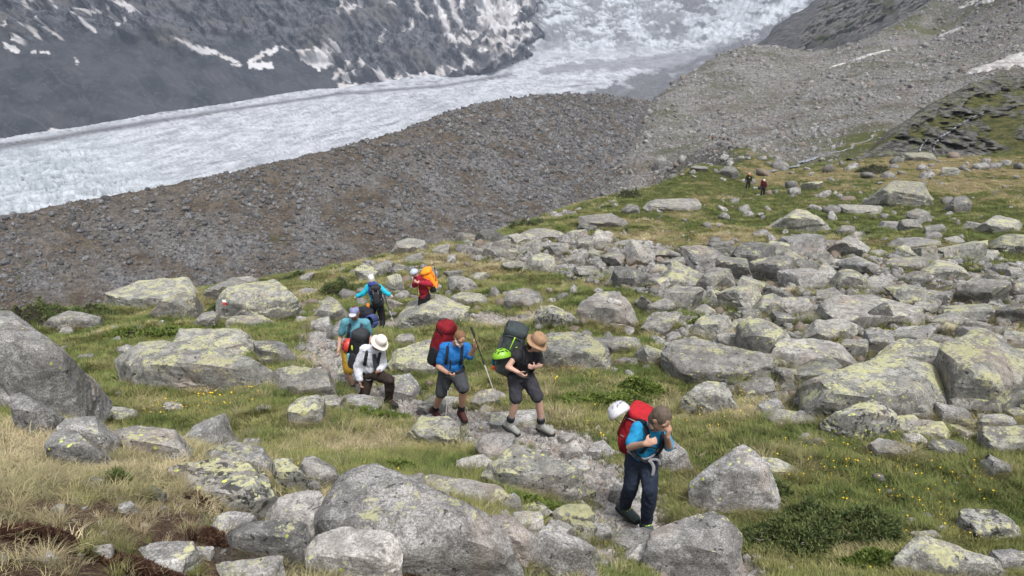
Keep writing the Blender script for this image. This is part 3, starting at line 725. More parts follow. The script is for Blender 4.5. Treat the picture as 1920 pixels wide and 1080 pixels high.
G_ = {
 'p': mat_granite('granite_pale_speckled', (.235, .228, .22), (.39, .382, .37), .45, .25, 1.0),
 'g': mat_granite('granite_grey', (.215, .207, .192), (.345, .333, .31), .50, .35, .7),
 'y': mat_granite('granite_yellow_lichen', (.21, .207, .19), (.33, .325, .295), .90, .50, .7),
 'd': mat_granite('granite_dark', (.12, .118, .115), (.225, .22, .212), .5, .6, .8),
 'k': mat_granite('granite_black_lichen', (.20, .198, .18), (.30, .295, .275), .95, 1.5, .7),
 'w': mat_granite('granite_white_bare', (.33, .315, .295), (.47, .45, .425), .2, .15, .8),
}
def ico(n):
    bm = bmesh.new(); bmesh.ops.create_icosphere(bm, subdivisions=n, radius=1)
    V = np.array([v.co[:] for v in bm.verts]); F = np.array([[v.index for v in f.verts] for f in bm.faces]); bm.free()
    return V, F
ICO = {n: ico(n) for n in (2, 3, 4, 5)}
def hull_planes(P):
    bm = bmesh.new()
    for p in P: bm.verts.new(p)
    bmesh.ops.convex_hull(bm, input=bm.verts[:]); bm.normal_update()
    c = Vector(P.mean(0)); N, D = [], []
    for f in bm.faces:
        n = f.normal; d = n.dot(f.verts[0].co - c)
        if d < 0: n, d = -n, -d
        if d > 1e-5: N.append(n[:]); D.append(d)
    bm.free()
    return np.array(c), np.array(N), np.array(D)
def rock_geo(P, lvl, seed, p=16.0, rough=.05, chips=7, mg=.88):
    """worn rock: the convex hull of P with rounded edges and some corners struck off, then knocked about"""
    c, N, D = hull_planes(P)
    # faces that are nearly the same are one face
    keepn = []
    for k in np.argsort(D):
        if all(N[k] @ N[q] < mg for q in keepn): keepn.append(k)
    N, D = N[keepn], D[keepn]
    rs_ = np.random.default_rng(seed + 17); Pc = P - c
    for _ in range(chips):
        n = rs_.normal(size=3); n[2] = abs(n[2]) * .8; n /= np.linalg.norm(n)
        if (N @ n).max() > .93: continue
        N = np.vstack([N, n]); D = np.append(D, (Pc @ n).max() * (.83 + .14 * rs_.random()))
    ext = (P.max(0) - P.min(0)) / 2; V, F = ICO[lvl]
    d = V * ext; d /= np.linalg.norm(d, axis=1)[:, None]
    q = np.maximum(d @ N.T, 1e-4) / D
    r = 1.0 / ((q ** p).sum(1) ** (1 / p))
    # hull corners sit a little inside after rounding: bring the whole back to size
    r = r * 1.035
    S = float(ext.mean()); X_ = c + d * r[:, None]
    w = (X_ / S) + seed * 7.7
    dis = fbm(w * 1.1, 3, seed) * rough * 1.9 - np.maximum(0, fbm(w * 2.6 + 3, 3, seed + 5, .55, True) - .22) * rough * 1.2
    if lvl >= 4:
        f1, f2, idn = voro(w * np.array([1.4, 1.4, 2.4]) + fbm(w * 2, 2, seed)[:, None] * .5, seed)
        dis = dis + (idn - .5) * rough * .7 * sstep(0, .12, f2 - f1) - (1 - sstep(0, .05, f2 - f1)) * rough * .35
        dis = dis + fbm(w * 7, 3, seed + 9) * rough * .22
        # ledges along the bedding
        nb = rs_.normal(size=3) * np.array([.45, .45, .3]) + np.array([0, 0, 1]); nb /= np.linalg.norm(nb)
        tl = ((X_ - c) / S) @ nb * (3.2 + 2.5 * rs_.random()) + fbm(w * 1.3, 3, seed + 2) * 1.2; kl = np.floor(tl); fl = tl - kl
        hsh = lambda k: np.abs(np.sin(k * 12.9898 + seed) * 43758.5453) % 1
        dis = dis + (hsh(kl) + (hsh(kl + 1) - hsh(kl)) * sstep(.90, 1.0, fl) - .5) * .066
        # joints: a few thin cracks that run right across
        wob = fbm(w * 1.7 + 5, 2, seed + 3) * .16
        for q in range(3 if lvl == 5 else 2):
            n = rs_.normal(size=3); n[2] = n[2] * .5 + .4; n /= np.linalg.norm(n); s_ = ((X_ - c) / S) @ n - (rs_.random() - .5) * 1.1 + wob
            dis = dis - np.exp(-(s_ / .022) ** 2) * .045 + (s_ > 0) * rough * .5 * (rs_.random() - .5)
    X_ = X_ + d * (dis * S)[:, None]
    return X_, F
ROCKS = []      # (centre xyz, radius, px, py, pixel size, label words)
def place_rock(P, mat, lvl, seed, name='boulder', p=16., rough=.05, chips=6, mg=.86):
    X_, F = rock_geo(P, lvl, seed, p, rough, chips, mg)
    c = P.mean(0).copy(); c[2] = P[:, 2].min()
    o = new_obj(name, np_mesh(name, X_ - c, F), G_[mat]); o.location = c; o.data.set_sharp_from_angle(angle=R(24))
    return o, X_
def traced(seed, s, mat, a, label, cat='boulder', group=None, dmax=.95, yoff=0.0, extra=()):
    L = np.array([[float(k) for k in q.split(',')] for q in s.split()])
    x0, y0 = L.min(0); x1, y1 = L.max(0); Hp = y1 - y0; Wp = x1 - x0
    yb = y1 - .06 * Hp
    bx = L[L[:, 1] > y1 - .25 * Hp][:, 0].mean()
    Y0 = hits(bx, min(yb, 1078 + (yb - 1078) * .5))[0, 1] + yoff
    e = math.atan(-(G(bx, (y0 + y1) / 2, 1.0)[2])); e = max(e, R(6))
    sc = Y0 / FPX * 1.03
    Hm, Wm = Hp * sc, Wp * sc
    D = min(a * Hm / math.sin(e), dmax * Wm)
    rs = np.random.default_rng(seed)
    pts = []
    for x, y in L:
        t = (y1 - y) / Hp
        k = .12 * t / max(1 - a, .05) if t < 1 - a else .12 + .88 * (t - (1 - a)) / a
        side = 1 - abs((x - (x0 + x1) / 2) / (Wp / 2)) ** 4 * .0
        ex = abs((x - (x0 + x1) / 2) / (Wp / 2)) ** 2 * .22 * (t < .75)
        pts.append(G(x, y, Y0 + D * (k + ex)))
    yr = y1 - (1 - a) * Hp
    n = max(3, int(3 + rs.integers(0, 2)))
    for i in range(n):
        f = (i + .5) / n
        pts.append(G(x0 + Wp * (.10 + .8 * f), yr + (rs.random() - .45) * .10 * Hp - (0.5 - abs(f - .5)) * .10 * Hp, Y0 + D * (-.02 + rs.random() * .08)))
    for x, y, k in extra: pts.append(G(x, y, Y0 + D * k))
    pts = np.array(pts)
    zg = min(G(bx, y1, Y0)[2], pts[:len(L), 2].min())
    bot = []
    for q in pts[:len(L)]:
        bot.append([q[0] * 1.0, q[1], zg - .18 * Hm])
    c = pts.mean(0)
    bot = np.array(bot); bot[:, :2] = c[:2] + (bot[:, :2] - c[:2]) * .94
    back = bot.copy(); back[:, 1] = Y0 + D * (1.08 + .15 * rs.random(len(back))); back[:, 0] = c[0] + (back[:, 0] - c[0]) * .75
    P = np.vstack([pts, bot, back])
    spx = max(Wp, Hp)
    lvl = 5 if spx > 95 else 4 if spx > 34 else 3
    o, X_ = place_rock(P, mat, lvl, seed, p=140., rough=.024)
    tag(o, label, cat, group or 'boulders of the meadow')
    ROCKS.append(dict(o=o, c=c, r=Wm / 2, rd=max(D, Wm * .4) / 2 + .05, cy=Y0 + D / 2, px=(x0 + x1) / 2, py=(y0 + y1) / 2, w=Wp, h=Hp, top=float(X_[:, 2].max()), label=label, t=True))
    return o, X_
T_ = [l.split('|') for l in '''
-70,640 -40,575 0,578 25,592 50,628 83,672 125,715 145,745 155,775 148,795 60,806 -40,800|p|.30|huge pale granite boulder sloping down at the left edge of the picture
18,738 36,733 58,756 95,795 112,812 60,822 30,800|p|.4|narrow light fin of rock leaning on the huge pale boulder at left
108,796 128,783 158,777 178,785 180,812 205,826 198,856 120,850|p|.5|pale rough boulder behind the dark one by the dry grass
85,835 100,812 140,806 165,830 196,866 172,886 130,884 90,852|d|.4|dark grey boulder at the top of the dry grass slope
210,815 240,799 292,802 330,818 355,855 334,868 270,856 236,842|g|.5|rounded grey boulder between the dry slope and the meadow
293,857 320,844 346,858 342,877 300,872|k|.5|small speckled stone with yellow spots in front of the rounded grey boulder
364,860 392,846 432,828 472,836 500,858 522,892 506,905 440,882|p|.55|humped pale boulder with a yellow lichen patch on its shoulder
308,872 350,860 450,862 492,886 512,930 506,965 490,980 440,955 400,932 360,905|k|.55|broad pale boulder spotted yellow and black beside the dry slope
508,862 540,860 566,885 576,922 540,928 515,915|k|.4|upright rock full of yellow-green spots behind the white slab
560,862 590,855 627,876 634,897 602,922 574,902|g|.5|grey block with a flat top at the rim of the meadow
573,902 590,897 600,908 599,925 576,922|d|.4|small dark stone wedged below the flat-topped grey block
494,982 515,935 540,918 600,926 642,978 640,1012 572,1008 522,998|w|.6|whitish granite slab beside the giant foreground boulder
386,1003 410,966 450,958 482,975 472,1002 430,1014|p|.5|pale boulder with a sharp rim above the brown-stained one
408,1032 430,986 500,980 560,972 578,1000 580,1054 520,1050 440,1048|d|.45|brownish boulder with a rust stained hollow by the red moss
235,1048 290,1018 330,1014 372,1015 348,1046 342,1085 270,1066|p|.65|flat grey slab jutting over the dark red moss
378,1075 410,1056 500,1042 532,1062 534,1110 380,1110|w|.6|whitish slab at the very bottom, below the brown-stained boulder
158,1041 180,1021 212,1020 208,1038 182,1046|w|.5|small white stone beside the green tuft on the dry slope
94,965 108,944 121,948 118,966|p|.4|small light stone in the straw at far left
255,924 285,909 308,926 306,940 270,940|d|.5|dark flat stone lying in the dry grass slope
596,935 606,905 640,885 710,870 732,880 762,908 790,920 850,940 884,968 930,1012 968,1055 985,1110 640,1120 610,1060|p|.55|giant pale speckled boulder in the middle of the near foreground
558,1062 588,1012 640,988 682,1002 736,1004 752,1030 750,1062 722,1110 580,1110|w|.45|rounded light boulder leaning against the giant foreground boulder
786,905 796,891 850,896 900,904 945,922 967,943 955,957 870,950 800,928|g|.75|long flat slab between the giant boulder and the walkers' path
912,897 922,862 950,834 985,838 1050,874 1090,890 1106,925 1100,948 1040,950 970,928 925,915|y|.50|big boulder with bright yellow lichen at the bend of the path
857,872 880,857 906,851 926,870 916,887 888,890|w|.7|pale flat stepping stone behind the yellow lichen boulder
890,837 902,818 932,810 967,814 957,832 925,868 902,854|p|.7|smooth pale slab below the boots of the walker in the brown hat
765,806 785,784 832,781 863,790 861,818 846,838 820,832 790,818|y|.6|angular lichen block just below the red boots of the bearded man
537,765 567,746 600,740 604,772 598,790 562,797 545,800|y|.5|rounded boulder with green lichen on the meadow behind the dry slope
596,744 632,739 642,751 637,768 612,772 600,760|g|.55|low grey block touching the rounded meadow boulder
893,982 925,958 956,967 980,990 1008,1012 1004,1062 962,1068 928,1018|p|.4|pale angular boulder at the right flank of the giant one
954,972 990,959 1016,964 1022,990 1000,1006 968,996|w|.5|small pinkish white boulder behind the angular foreground rocks
1006,1012 1030,986 1062,1000 1086,1030 1112,1062 1130,1105 1030,1105 1008,1055|p|.4|wedge of pale granite with dark corners at the bottom edge
1028,967 1060,947 1102,944 1114,965 1110,990 1070,994 1040,987|y|.55|boulder with green lichen and moss beside the path bend
1064,1005 1092,1008 1122,1035 1128,1057 1096,1062|g|.4|dark-sided stone right of the bottom wedge
1180,1110 1208,1042 1250,1005 1300,970 1340,955 1386,985 1392,1110|p|.5|large pale triangular boulder at the bottom right of the path
1165,1052 1200,1020 1272,1006 1252,1038 1192,1068|w|.7|thin white slab beside the large triangular boulder
1136,1002 1200,988 1228,994 1222,1012 1180,1034 1142,1024|p|.8|flat path slab in front of the leading woman's boots
1120,962 1160,950 1195,962 1190,978 1140,982|w|.8|low flat stone under the leading woman's rear boot
1232,832 1262,824 1290,855 1300,888 1260,890 1238,872|p|.4|grey boulder right behind the leading woman
1092,862 1108,832 1130,824 1152,845 1148,862 1120,866|p|.5|small pale boulder left of the leading woman's pack
1052,846 1080,821 1092,858 1056,868|w|.6|upright pale path stone between the walkers
1142,928 1152,905 1164,908 1170,945 1152,950|p|.3|short standing stone at the path edge before the leading woman
1296,905 1312,890 1350,864 1394,832 1420,855 1442,885 1456,920 1432,947 1390,968 1322,948|p|.42|sharp peaked boulder above the juniper bush
1412,856 1460,861 1512,886 1502,892 1442,884|y|.8|flat slab half sunk in turf behind the peaked boulder
1277,757 1300,727 1330,714 1352,720 1372,750 1394,775 1342,780 1282,767|y|.35|conical boulder with lichen crown left of the speckled stones
1543,797 1580,775 1620,755 1645,746 1670,765 1684,785 1652,812 1626,834 1590,828|k|.4|pointed boulder blotched with coal black lichen
1627,836 1650,821 1690,829 1714,850 1702,862 1640,852|g|.7|low flat rock at the foot of the black-blotched boulder
1418,772 1425,754 1450,747 1472,757 1472,773 1430,782|p|.5|light grey rough stone between conical boulder and big slab
1489,746 1505,739 1527,752 1547,773 1512,774|w|.4|white tilted stone left of the black-blotched boulder
1428,784 1470,768 1520,772 1562,786 1542,802 1480,797|g|.8|flat slab in the grass left of the black-blotched boulder
1505,727 1560,700 1640,670 1700,662 1760,690 1782,725 1782,772 1772,797 1730,802 1640,765 1570,772 1520,762|y|.6|vast layered slab with pale lichen top in the boulder field
1640,692 1646,665 1680,640 1732,635 1780,655 1792,680 1782,716 1740,712|y|.45|lichen block sitting on top of the vast layered slab
1765,650 1827,616 1880,636 1932,672 1945,790 1896,772 1860,724 1792,704|y|.5|massive lichen covered boulder cut off by the right edge
1778,747 1790,735 1850,726 1868,747 1882,777 1830,784 1782,774|g|.5|grey block under the overhang of the massive edge boulder
1829,797 1845,778 1880,775 1912,790 1902,802 1840,807|p|.5|rounded pale stone in front of the overhang at right
1838,817 1870,800 1940,798 1940,855 1880,847 1850,832|y|.6|flat pale green boulder on the right edge
1852,850 1870,862 1900,885 1896,897 1856,892|g|.5|narrow grey rock below the flat pale green boulder
1694,817 1706,812 1724,812 1742,830 1742,842 1710,836|w|.5|oval white cobble in the flower meadow
1740,828 1780,822 1818,850 1800,858 1760,850|d|.6|reddish flat stone beside the oval white cobble
1802,977 1830,960 1865,955 1902,970 1919,1000 1902,1022 1860,1018 1820,997|k|.5|round lichen boulder among flowers near the right edge
1673,1052 1720,1004 1750,1010 1820,1034 1872,1060 1905,1110 1740,1110|y|.45|tilted slab with green lichen at the bottom right corner
1708,1002 1750,994 1782,1016 1742,1014|g|.6|thin stone tucked behind the tilted corner slab
1859,1047 1890,1028 1945,1038 1945,1080 1882,1080|p|.5|pale rounded boulder in the bottom right corner
196,566 226,545 290,524 347,520 364,542 356,562 300,578 250,586|y|.6|broad pale green boulder with flat sloping top on the left meadow rim
280,594 305,567 345,545 368,548 368,580 346,596 300,599|y|.4|lichen block against the broad pale green boulder
374,564 400,538 440,519 460,540 442,558 380,568|g|.5|dark topped boulder left of the trail mark
405,582 412,556 444,545 470,527 515,524 542,548 556,587 545,604 480,596|y|.45|large rounded boulder that carries the red and white trail mark
430,520 470,518 488,526 470,536 440,534|g|.5|low grey stone perched behind the trail mark boulder
80,620 100,598 130,582 165,589 188,595 182,606 150,610 100,616|g|.5|low grey boulder in the heath at far left
108,626 118,612 136,612 138,624 120,630|w|.5|small pale stone just below the low heath boulder
358,610 378,588 400,582 412,592 404,610 372,617|g|.5|squat grey stone left of the flat rock pair
410,594 430,580 465,574 482,583 470,598 430,605|g|.6|flat rock lying below the trail mark boulder
424,607 440,592 490,591 522,608 502,617 430,618|y|.6|flat lichen rock in front of the juniper mound
310,642 325,622 370,616 450,617 464,635 480,656 478,674 440,674 400,652 350,648|y|.7|flat layered slab behind the long lichen boulder
218,674 235,655 280,640 340,641 390,645 430,660 470,680 516,700 516,737 470,741 400,728 330,718 280,722 240,708 222,692|y|.45|long boulder with grey and yellow lichen left of the path
474,644 500,637 530,645 556,672 554,686 530,688 490,667|d|.5|dark slanted boulder right of the long lichen boulder
484,677 500,666 520,674 518,690 492,690|d|.4|small dark stone under the slanted boulder
514,697 540,686 590,691 616,705 630,740 560,748 516,738|g|.6|low wide rock between the long boulder and the white-shirted man
218,655 240,644 250,655 236,668 222,666|p|.5|little pale stone at the upper end of the long boulder
165,765 200,760 235,768 255,782 215,790 180,782|y|.75|flat yellowish rock in the grass beside the huge pale boulder
476,768 490,756 508,760 510,770 486,774|w|.5|small white boulder standing alone in the flowery grass
748,607 765,590 800,562 820,552 870,574 880,592 877,608 862,618 790,620 754,615|y|.55|big pale boulder with a flat lichen crest behind the bearded man
722,692 740,660 790,642 836,638 832,682 812,708 760,708|y|.65|broad sloping lichen slab between white shirt man and bearded man
735,645 748,627 775,624 778,642 752,650|g|.5|grey stone just below the big crest boulder
708,740 730,705 770,700 785,722 770,752 730,758|p|.6|smooth light path rock right of the white-shirted man's boot
640,745 660,738 700,742 716,752 705,772 660,768|p|.65|flat pale rock in front of the white-shirted man
780,775 800,745 828,738 838,756 830,782 800,784|p|.6|pale stepping rock left of the bearded man's rear boot
884,748 900,730 925,729 950,742 945,760 900,764|p|.6|smooth round-edged slab between the bearded man and brown hat
905,790 935,772 1000,768 1038,780 1046,796 990,800 930,806|p|.75|wide flat stone under the walker in the brown hat
998,642 1040,628 1070,621 1116,632 1142,655 1144,682 1120,700 1060,698 1012,682|y|.5|large boulder with yellow crust right of the brown hat walker
1120,632 1145,640 1182,632 1202,642 1196,662 1150,668|g|.5|rough grey rock joined to the yellow crusted boulder
1082,582 1108,555 1152,546 1174,566 1203,606 1203,624 1150,614 1090,604|g|.40|triangular grey boulder carrying a small flat stone
1002,597 1010,577 1032,571 1055,590 1086,600 1092,617 1060,616 1040,604|k|.4|jagged lichen rock left of the triangular boulder
944,567 950,548 985,539 1012,550 1020,570 990,580 960,577|g|.5|rugged grey boulder on the open grass of the middle slope
980,502 990,482 1015,474 1036,480 1046,500 1030,517 990,512|y|.4|blocky lichen boulder at the lower rim of the stone band
938,497 950,490 980,489 984,500 960,506|g|.6|low grey stone left of the blocky lichen boulder
1148,512 1172,499 1226,516 1231,542 1190,541 1155,527|d|.45|dark slabby boulder in the band of stones
1078,470 1082,448 1110,444 1117,458 1112,472|g|.4|square grey block standing in the upper stone band
734,472 742,455 770,446 800,457 796,474 762,480|g|.5|rounded boulder on the brink above the moraine
1084,418 1110,403 1150,400 1176,415 1174,428 1100,424|g|.6|long low rock on the upper brink of the meadow
1080,430 1090,417 1112,420 1121,430 1110,436|d|.5|dark grey stone below the long low brink rock
1160,400 1178,382 1198,386 1200,396 1180,402|d|.5|small dark rock beside the long pale slab
1206,392 1230,373 1300,371 1316,385 1290,394 1222,398|g|.65|long pale slab lying on the high meadow rim
962,446 1000,428 1050,434 1057,450 1002,452|g|.6|flat grey hump at the meadow rim above the stone band
838,524 862,516 888,528 902,546 870,552 842,540|g|.5|grey rock right of the walker in the red jacket
842,562 865,547 900,550 918,570 882,578 850,572|y|.5|flat lichen rock between the big crest boulder and the grass
725,512 745,493 770,503 768,514 740,516|d|.55|flat dark rock above the woman in the turquoise jacket
722,545 726,518 750,512 757,540 740,552|y|.35|upright lichen rock between the two rearmost climbers
588,592 605,565 626,558 646,580 652,597 620,608|y|.4|pointed lichen boulder left of the man in sunglasses
610,628 640,600 656,610 660,630 630,640|p|.5|pale boulder at the left elbow of the path
1448,434 1470,410 1495,391 1522,400 1562,433 1540,440 1490,440|y|.4|cracked triangular boulder alone on the upper grass
1369,482 1388,455 1420,451 1457,480 1450,497 1430,507 1375,496|d|.4|dark tilted block at the top of the boulder field
1572,436 1578,422 1602,422 1604,436 1586,440|g|.4|square grey stone at the start of the little dirt track
1643,388 1652,358 1672,342 1702,337 1732,345 1747,375 1722,392 1662,391|y|.45|large domed boulder on the upper right meadow
1584,399 1610,384 1652,386 1652,398 1600,404|g|.6|low pale rock left of the large domed boulder
1779,392 1790,370 1810,366 1822,378 1817,396 1790,400|d|.4|round dark boulder right of the large domed one
1681,467 1700,450 1732,444 1767,460 1742,468 1700,473|p|.6|pale oval rock in the grass right of the dirt track
1862,468 1880,445 1945,438 1945,480 1882,481|k|.5|round speckled boulder at the right edge of the upper meadow
1842,420 1870,402 1915,417 1912,434 1870,440|y|.6|sloping pale slab above the round speckled boulder
1552,496 1560,484 1588,488 1588,499 1560,503|w|.5|whitish cobble near the foot of the dirt track
1654,500 1690,482 1742,480 1748,501 1720,511 1668,505|g|.55|broad grey rock at the lower edge of the upper grass
1733,508 1760,487 1802,495 1812,511 1780,525 1742,519|y|.5|bright yellow-green boulder in the upper boulder field
1857,514 1862,496 1890,493 1896,518|d|.4|small boulder with a black underside near the right edge
1893,545 1898,525 1945,513 1945,560 1902,552|g|.5|big grey rock leaving the picture on the right
1562,542 1572,506 1602,505 1632,530 1622,548 1570,548|y|.4|lichen block with a straight front in the boulder field
1522,578 1600,554 1640,552 1722,580 1740,602 1722,618 1680,608 1620,615 1560,593|g|.6|wide roof-like slab over a dark hollow in the boulder field
1620,620 1636,588 1662,565 1682,606 1680,618|d|.3|dark triangular face below the roof-like slab
1503,638 1530,600 1580,597 1606,618 1604,637 1560,646|g|.5|rounded grey boulder left of the dark hollow
1390,628 1400,598 1430,592 1470,610 1483,640 1452,676 1438,679 1405,662|y|.45|bulky boulder with a split front in the boulder field
1446,668 1460,640 1530,636 1582,650 1608,682 1572,694 1520,704 1460,694|g|.5|big smooth grey boulder left of the vast layered slab
1468,708 1520,690 1560,668 1578,692 1552,717 1490,726|y|.6|slanting lichen rock against the big smooth boulder
1240,662 1260,640 1310,637 1370,650 1402,665 1455,692 1432,727 1380,704 1320,699 1262,682|g|.6|very long grey boulder at the lower left of the boulder field
1408,592 1430,555 1450,550 1470,568 1477,583 1442,602|y|.4|tall lichen rock with a steep left flank
1308,532 1325,508 1345,500 1372,510 1377,532 1335,546|g|.5|worn grey boulder below the dark tilted block
1742,602 1790,584 1818,600 1782,615|g|.6|low slab right of the roof-like slab
1228,300 1238,292 1250,297 1250,314 1236,316 1227,308|p|.4|single big grey rock below the end of the moraine ridge
1700,296 1712,286 1742,286 1757,297 1742,303 1712,303|y|.5|flat topped boulder at the foot of the waterfall knoll
1343,330 1360,312 1376,312 1388,326 1372,332|d|.4|dark rock on the brink behind the two far walkers
'''.strip().split('\n')]
for i, (s, mt_, a, lb) in enumerate(T_):
    o, X_ = traced(100 + i, s, mt_, float(a), lb)
TRN = len(ROCKS)
print('traced', TRN)
# small flat stone on the triangular boulder
# ---------------------------------------------------------------- the rest of the boulder field
def in_poly(x, y, L):
    ins = np.zeros(np.shape(x), bool); n = len(L)
    for i in range(n):
        x1, y1 = L[i]; x2, y2 = L[(i + 1) % n]
        c = ((y1 > y) != (y2 > y)) & (x < (x2 - x1) * (y - y1) / ((y2 - y1) + 1e-9) + x1); ins ^= c
    return ins
ZONES = [ # polygon, tries, pixel-size range, materials
 ([(1180,480),(1500,470),(1920,490),(1940,800),(1750,830),(1560,790),(1400,750),(1230,690),(1230,560)], 1900, (22, 84), 'gpygyd'),
 ([(880,450),(1080,440),(1300,470),(1560,470),(1560,530),(1250,560),(1000,505),(860,480)], 1100, (13, 50), 'ggdyg'),
 ([(1250,365),(1620,330),(1930,330),(1930,500),(1600,500),(1300,455),(1150,440)], 110, (12, 40), 'ggyp'),
 ([(560,500),(840,470),(960,560),(920,600),(720,600),(560,600)], 110, (18, 40), 'ggyp'),
 ([(960,540),(1260,560),(1300,640),(1240,720),(1130,700),(980,610)], 60, (18, 40), 'ggyp'),
 ([(60,600),(560,600),(560,760),(300,800),(160,740)], 26, (14, 34), 'gyp'),
 ([(560,600),(660,600),(760,700),(900,760),(1060,820),(1180,900),(1230,1000),(1150,1040),(1080,900),(960,860),(830,810),(640,770),(560,680)], 300, (14, 44), 'ppwg'),
 ([(1300,700),(1900,780),(1900,1040),(1420,900),(1300,850)], 34, (14, 32), 'gypw'),
 ([(300,860),(620,880),(640,1060),(1180,1080),(1130,930),(880,950),(600,880),(420,830)], 260, (22, 115), 'ppgk'),
 ([(0,835),(380,860),(430,1070),(0,1070)], 26, (14, 46), 'pdwg'),
 ([(1250,300),(1920,290),(1920,325),(1250,350)], 70, (12, 34), 'gpyg'),
]
rs = np.random.default_rng(42)
cands = []
for poly, n, (a, b), mats in ZONES:
    P_ = np.array(poly, float); k = 0; lo, hi = P_.min(0), P_.max(0)
    xy = lo + (hi - lo) * rs.random((n * 3, 2)); xy = xy[in_poly(xy[:, 0], xy[:, 1], poly)][:n]
    H = hits(xy[:, 0], xy[:, 1])
    sz = a + (b - a) * rs.random(len(xy)) ** 2.8
    for (x, y), h, s_ in zip(xy, H, sz): cands.append((s_, x, y, h, mats[int(rs.integers(len(mats)))]))
cands.sort(key=lambda q: -q[0])
px_r = [(r['px'], r['py'] + r['h'] * .1, r['w'] / 2, r['h'] / 2) for r in ROCKS]
PEOPLE_PX = [(1215,985),(985,812),(1020,815),(870,795),(812,775),(735,765),(668,740),(720,618),(790,605),(650,735)]
keep = []
for s_, x, y, h, m_ in cands:
    w, hh = s_ / 2, s_ * .33
    if any(abs(x - a) < 24 and abs(y - b) < 12 for a, b in PEOPLE_PX): continue
    K = np.array(px_r)
    q = ((x - K[:, 0]) / (K[:, 2] * .72 + w * .62)) ** 2 + ((y - hh * .4 - K[:, 1]) / (K[:, 3] * .66 + hh * .6)) ** 2
    if q.min() < 1: continue
    dpth = dist_poly(np.array([h[0]]), np.array([h[1]]), PATHW)[0]
    if dpth < .2 and s_ > 38: continue
    px_r.append((x, y - hh * .4, w, hh)); keep.append((s_, x, y, h, m_))
print('fill', len(keep))
NTHING = 300 - TRN
keep.sort(key=lambda q: -q[0])
def rand_hull(rs, w, d, h):
    """corners of a tilted, unevenly cut block"""
    q = np.array([(a, b, c) for a in (-1, 1) for b in (-1, 1) for c in (-1, 1)], float) * (.70 + .34 * rs.random((8, 1)))
    q *= 1 + (rs.random((8, 3)) - .5) * .42
    ex = rs.normal(size=(5, 3)); ex /= np.linalg.norm(ex, axis=1)[:, None]; q = np.vstack([q, ex * 1.05])
    az_ = rs.random() * 6.28; c_, s__ = math.cos(az_), math.sin(az_); q[:, :2] = q[:, :2] @ np.array([[c_, s__], [-s__, c_]])
    q *= np.array([w, d, h]) * .93
    th = (rs.random() - .5) * .7; c_, s__ = math.cos(th), math.sin(th); q[:, [0, 2]] = q[:, [0, 2]] @ np.array([[c_, s__], [-s__, c_]])
    th = (rs.random() - .5) * .5; c_, s__ = math.cos(th), math.sin(th); q[:, [1, 2]] = q[:, [1, 2]] @ np.array([[c_, s__], [-s__, c_]])
    return q
SIZEW = [(44, 'large'), (32, 'middling'), (24, 'small'), (0, 'little')]
SHAPEW = ['blunt', 'slabby', 'angular', 'rounded', 'wedge-shaped', 'low', 'knobbly', 'tilted']
TONEW = {'g': 'grey', 'y': 'lichen-green', 'p': 'pale', 'd': 'dark', 'w': 'whitish', 'k': 'speckled'}
def landmark(label):
    """short form of a traced boulder's label"""
    w = label.split(); out = []
    for q in w[:7]:
        if q in ('in','on','at','with','that','behind','beside','right','left','between','below','of','against','near','above','over','just','standing','half','lying','carrying','sitting','leaning','jutting','among','alone','cut','covered','blotched','full','wedged','tucked','touching','and','joined','under','sloping','spotted'): break
        out.append(q)
    return ' '.join(out)
used = set(r['label'] for r in ROCKS)
loose = []
for i, (s_, x, y, h, m_) in enumerate(keep):
    sc = h[1] / FPX
    w = s_ / 2 * sc; r_ = np.random.default_rng(9000 + i)
    hgt = w * ((.30 + .2 * r_.random()) if r_.random() < .45 else (.5 + .4 * r_.random())); dep = w * (.7 + .5 * r_.random())
    if i < NTHING:
        P = rand_hull(r_, w, dep, hgt) + np.array([h[0], h[1] + dep * .5, h[2] + hgt * .28])
        o, X_ = place_rock(P, m_, 4 if s_ > 28 else 3, 500 + i, 'boulder' if w > .35 else 'stone', 160., .022, 3, .84)
        best = sorted(ROCKS[:TRN], key=lambda r: (r['px'] - x) ** 2 + ((r['py'] - y) * 1.3) ** 2)[:8]
        size = next(n for t, n in SIZEW if s_ >= t)
        lab = None
        for r in best:
            dx, dy = x - r['px'], y - r['py']
            if abs(dx) > abs(dy) * 1.4: rel = 'right of' if dx > 0 else 'left of'
            else: rel = 'in front of' if dy > 0 else 'behind'
            if abs(dx) < r['w'] * .7 + s_ and abs(dy) < r['h'] * .7 + s_: rel = ('just ' if 'of' in rel and 'front' not in rel else 'close ') + rel
            for sh in ([SHAPEW[int(r_.integers(8))]] + SHAPEW):
                t = f"{size} {sh} {TONEW[m_]} stone {rel} the {landmark(r['label'])}"
                if t not in used and len(t.split()) <= 16: lab = t; break
            if lab: break
        used.add(lab)
        tag(o, lab, 'boulder' if w > .35 else 'stone', 'stones of the boulder field and meadow')
        ROCKS.append(dict(o=o, c=P.mean(0), r=w, rd=dep, cy=h[1] + dep * .5, px=x, py=y, w=s_, h=s_ * .6, label=lab, t=False))
    else:
        loose.append((h[0], h[1] + dep * .3, h[2] + hgt * .15, w))
print('rocks', len(ROCKS), 'loose', len(loose))
RK = np.array([(r['c'][0], r['cy'], r['r'], r['rd']) for r in ROCKS])
def on_rock(X, Y, f=.85):
    m = np.zeros(len(X), bool)
    for cx, cy, a, b in RK: m |= ((X - cx) / (a * f)) ** 2 + ((Y - cy) / (b * f)) ** 2 < 1
    return m
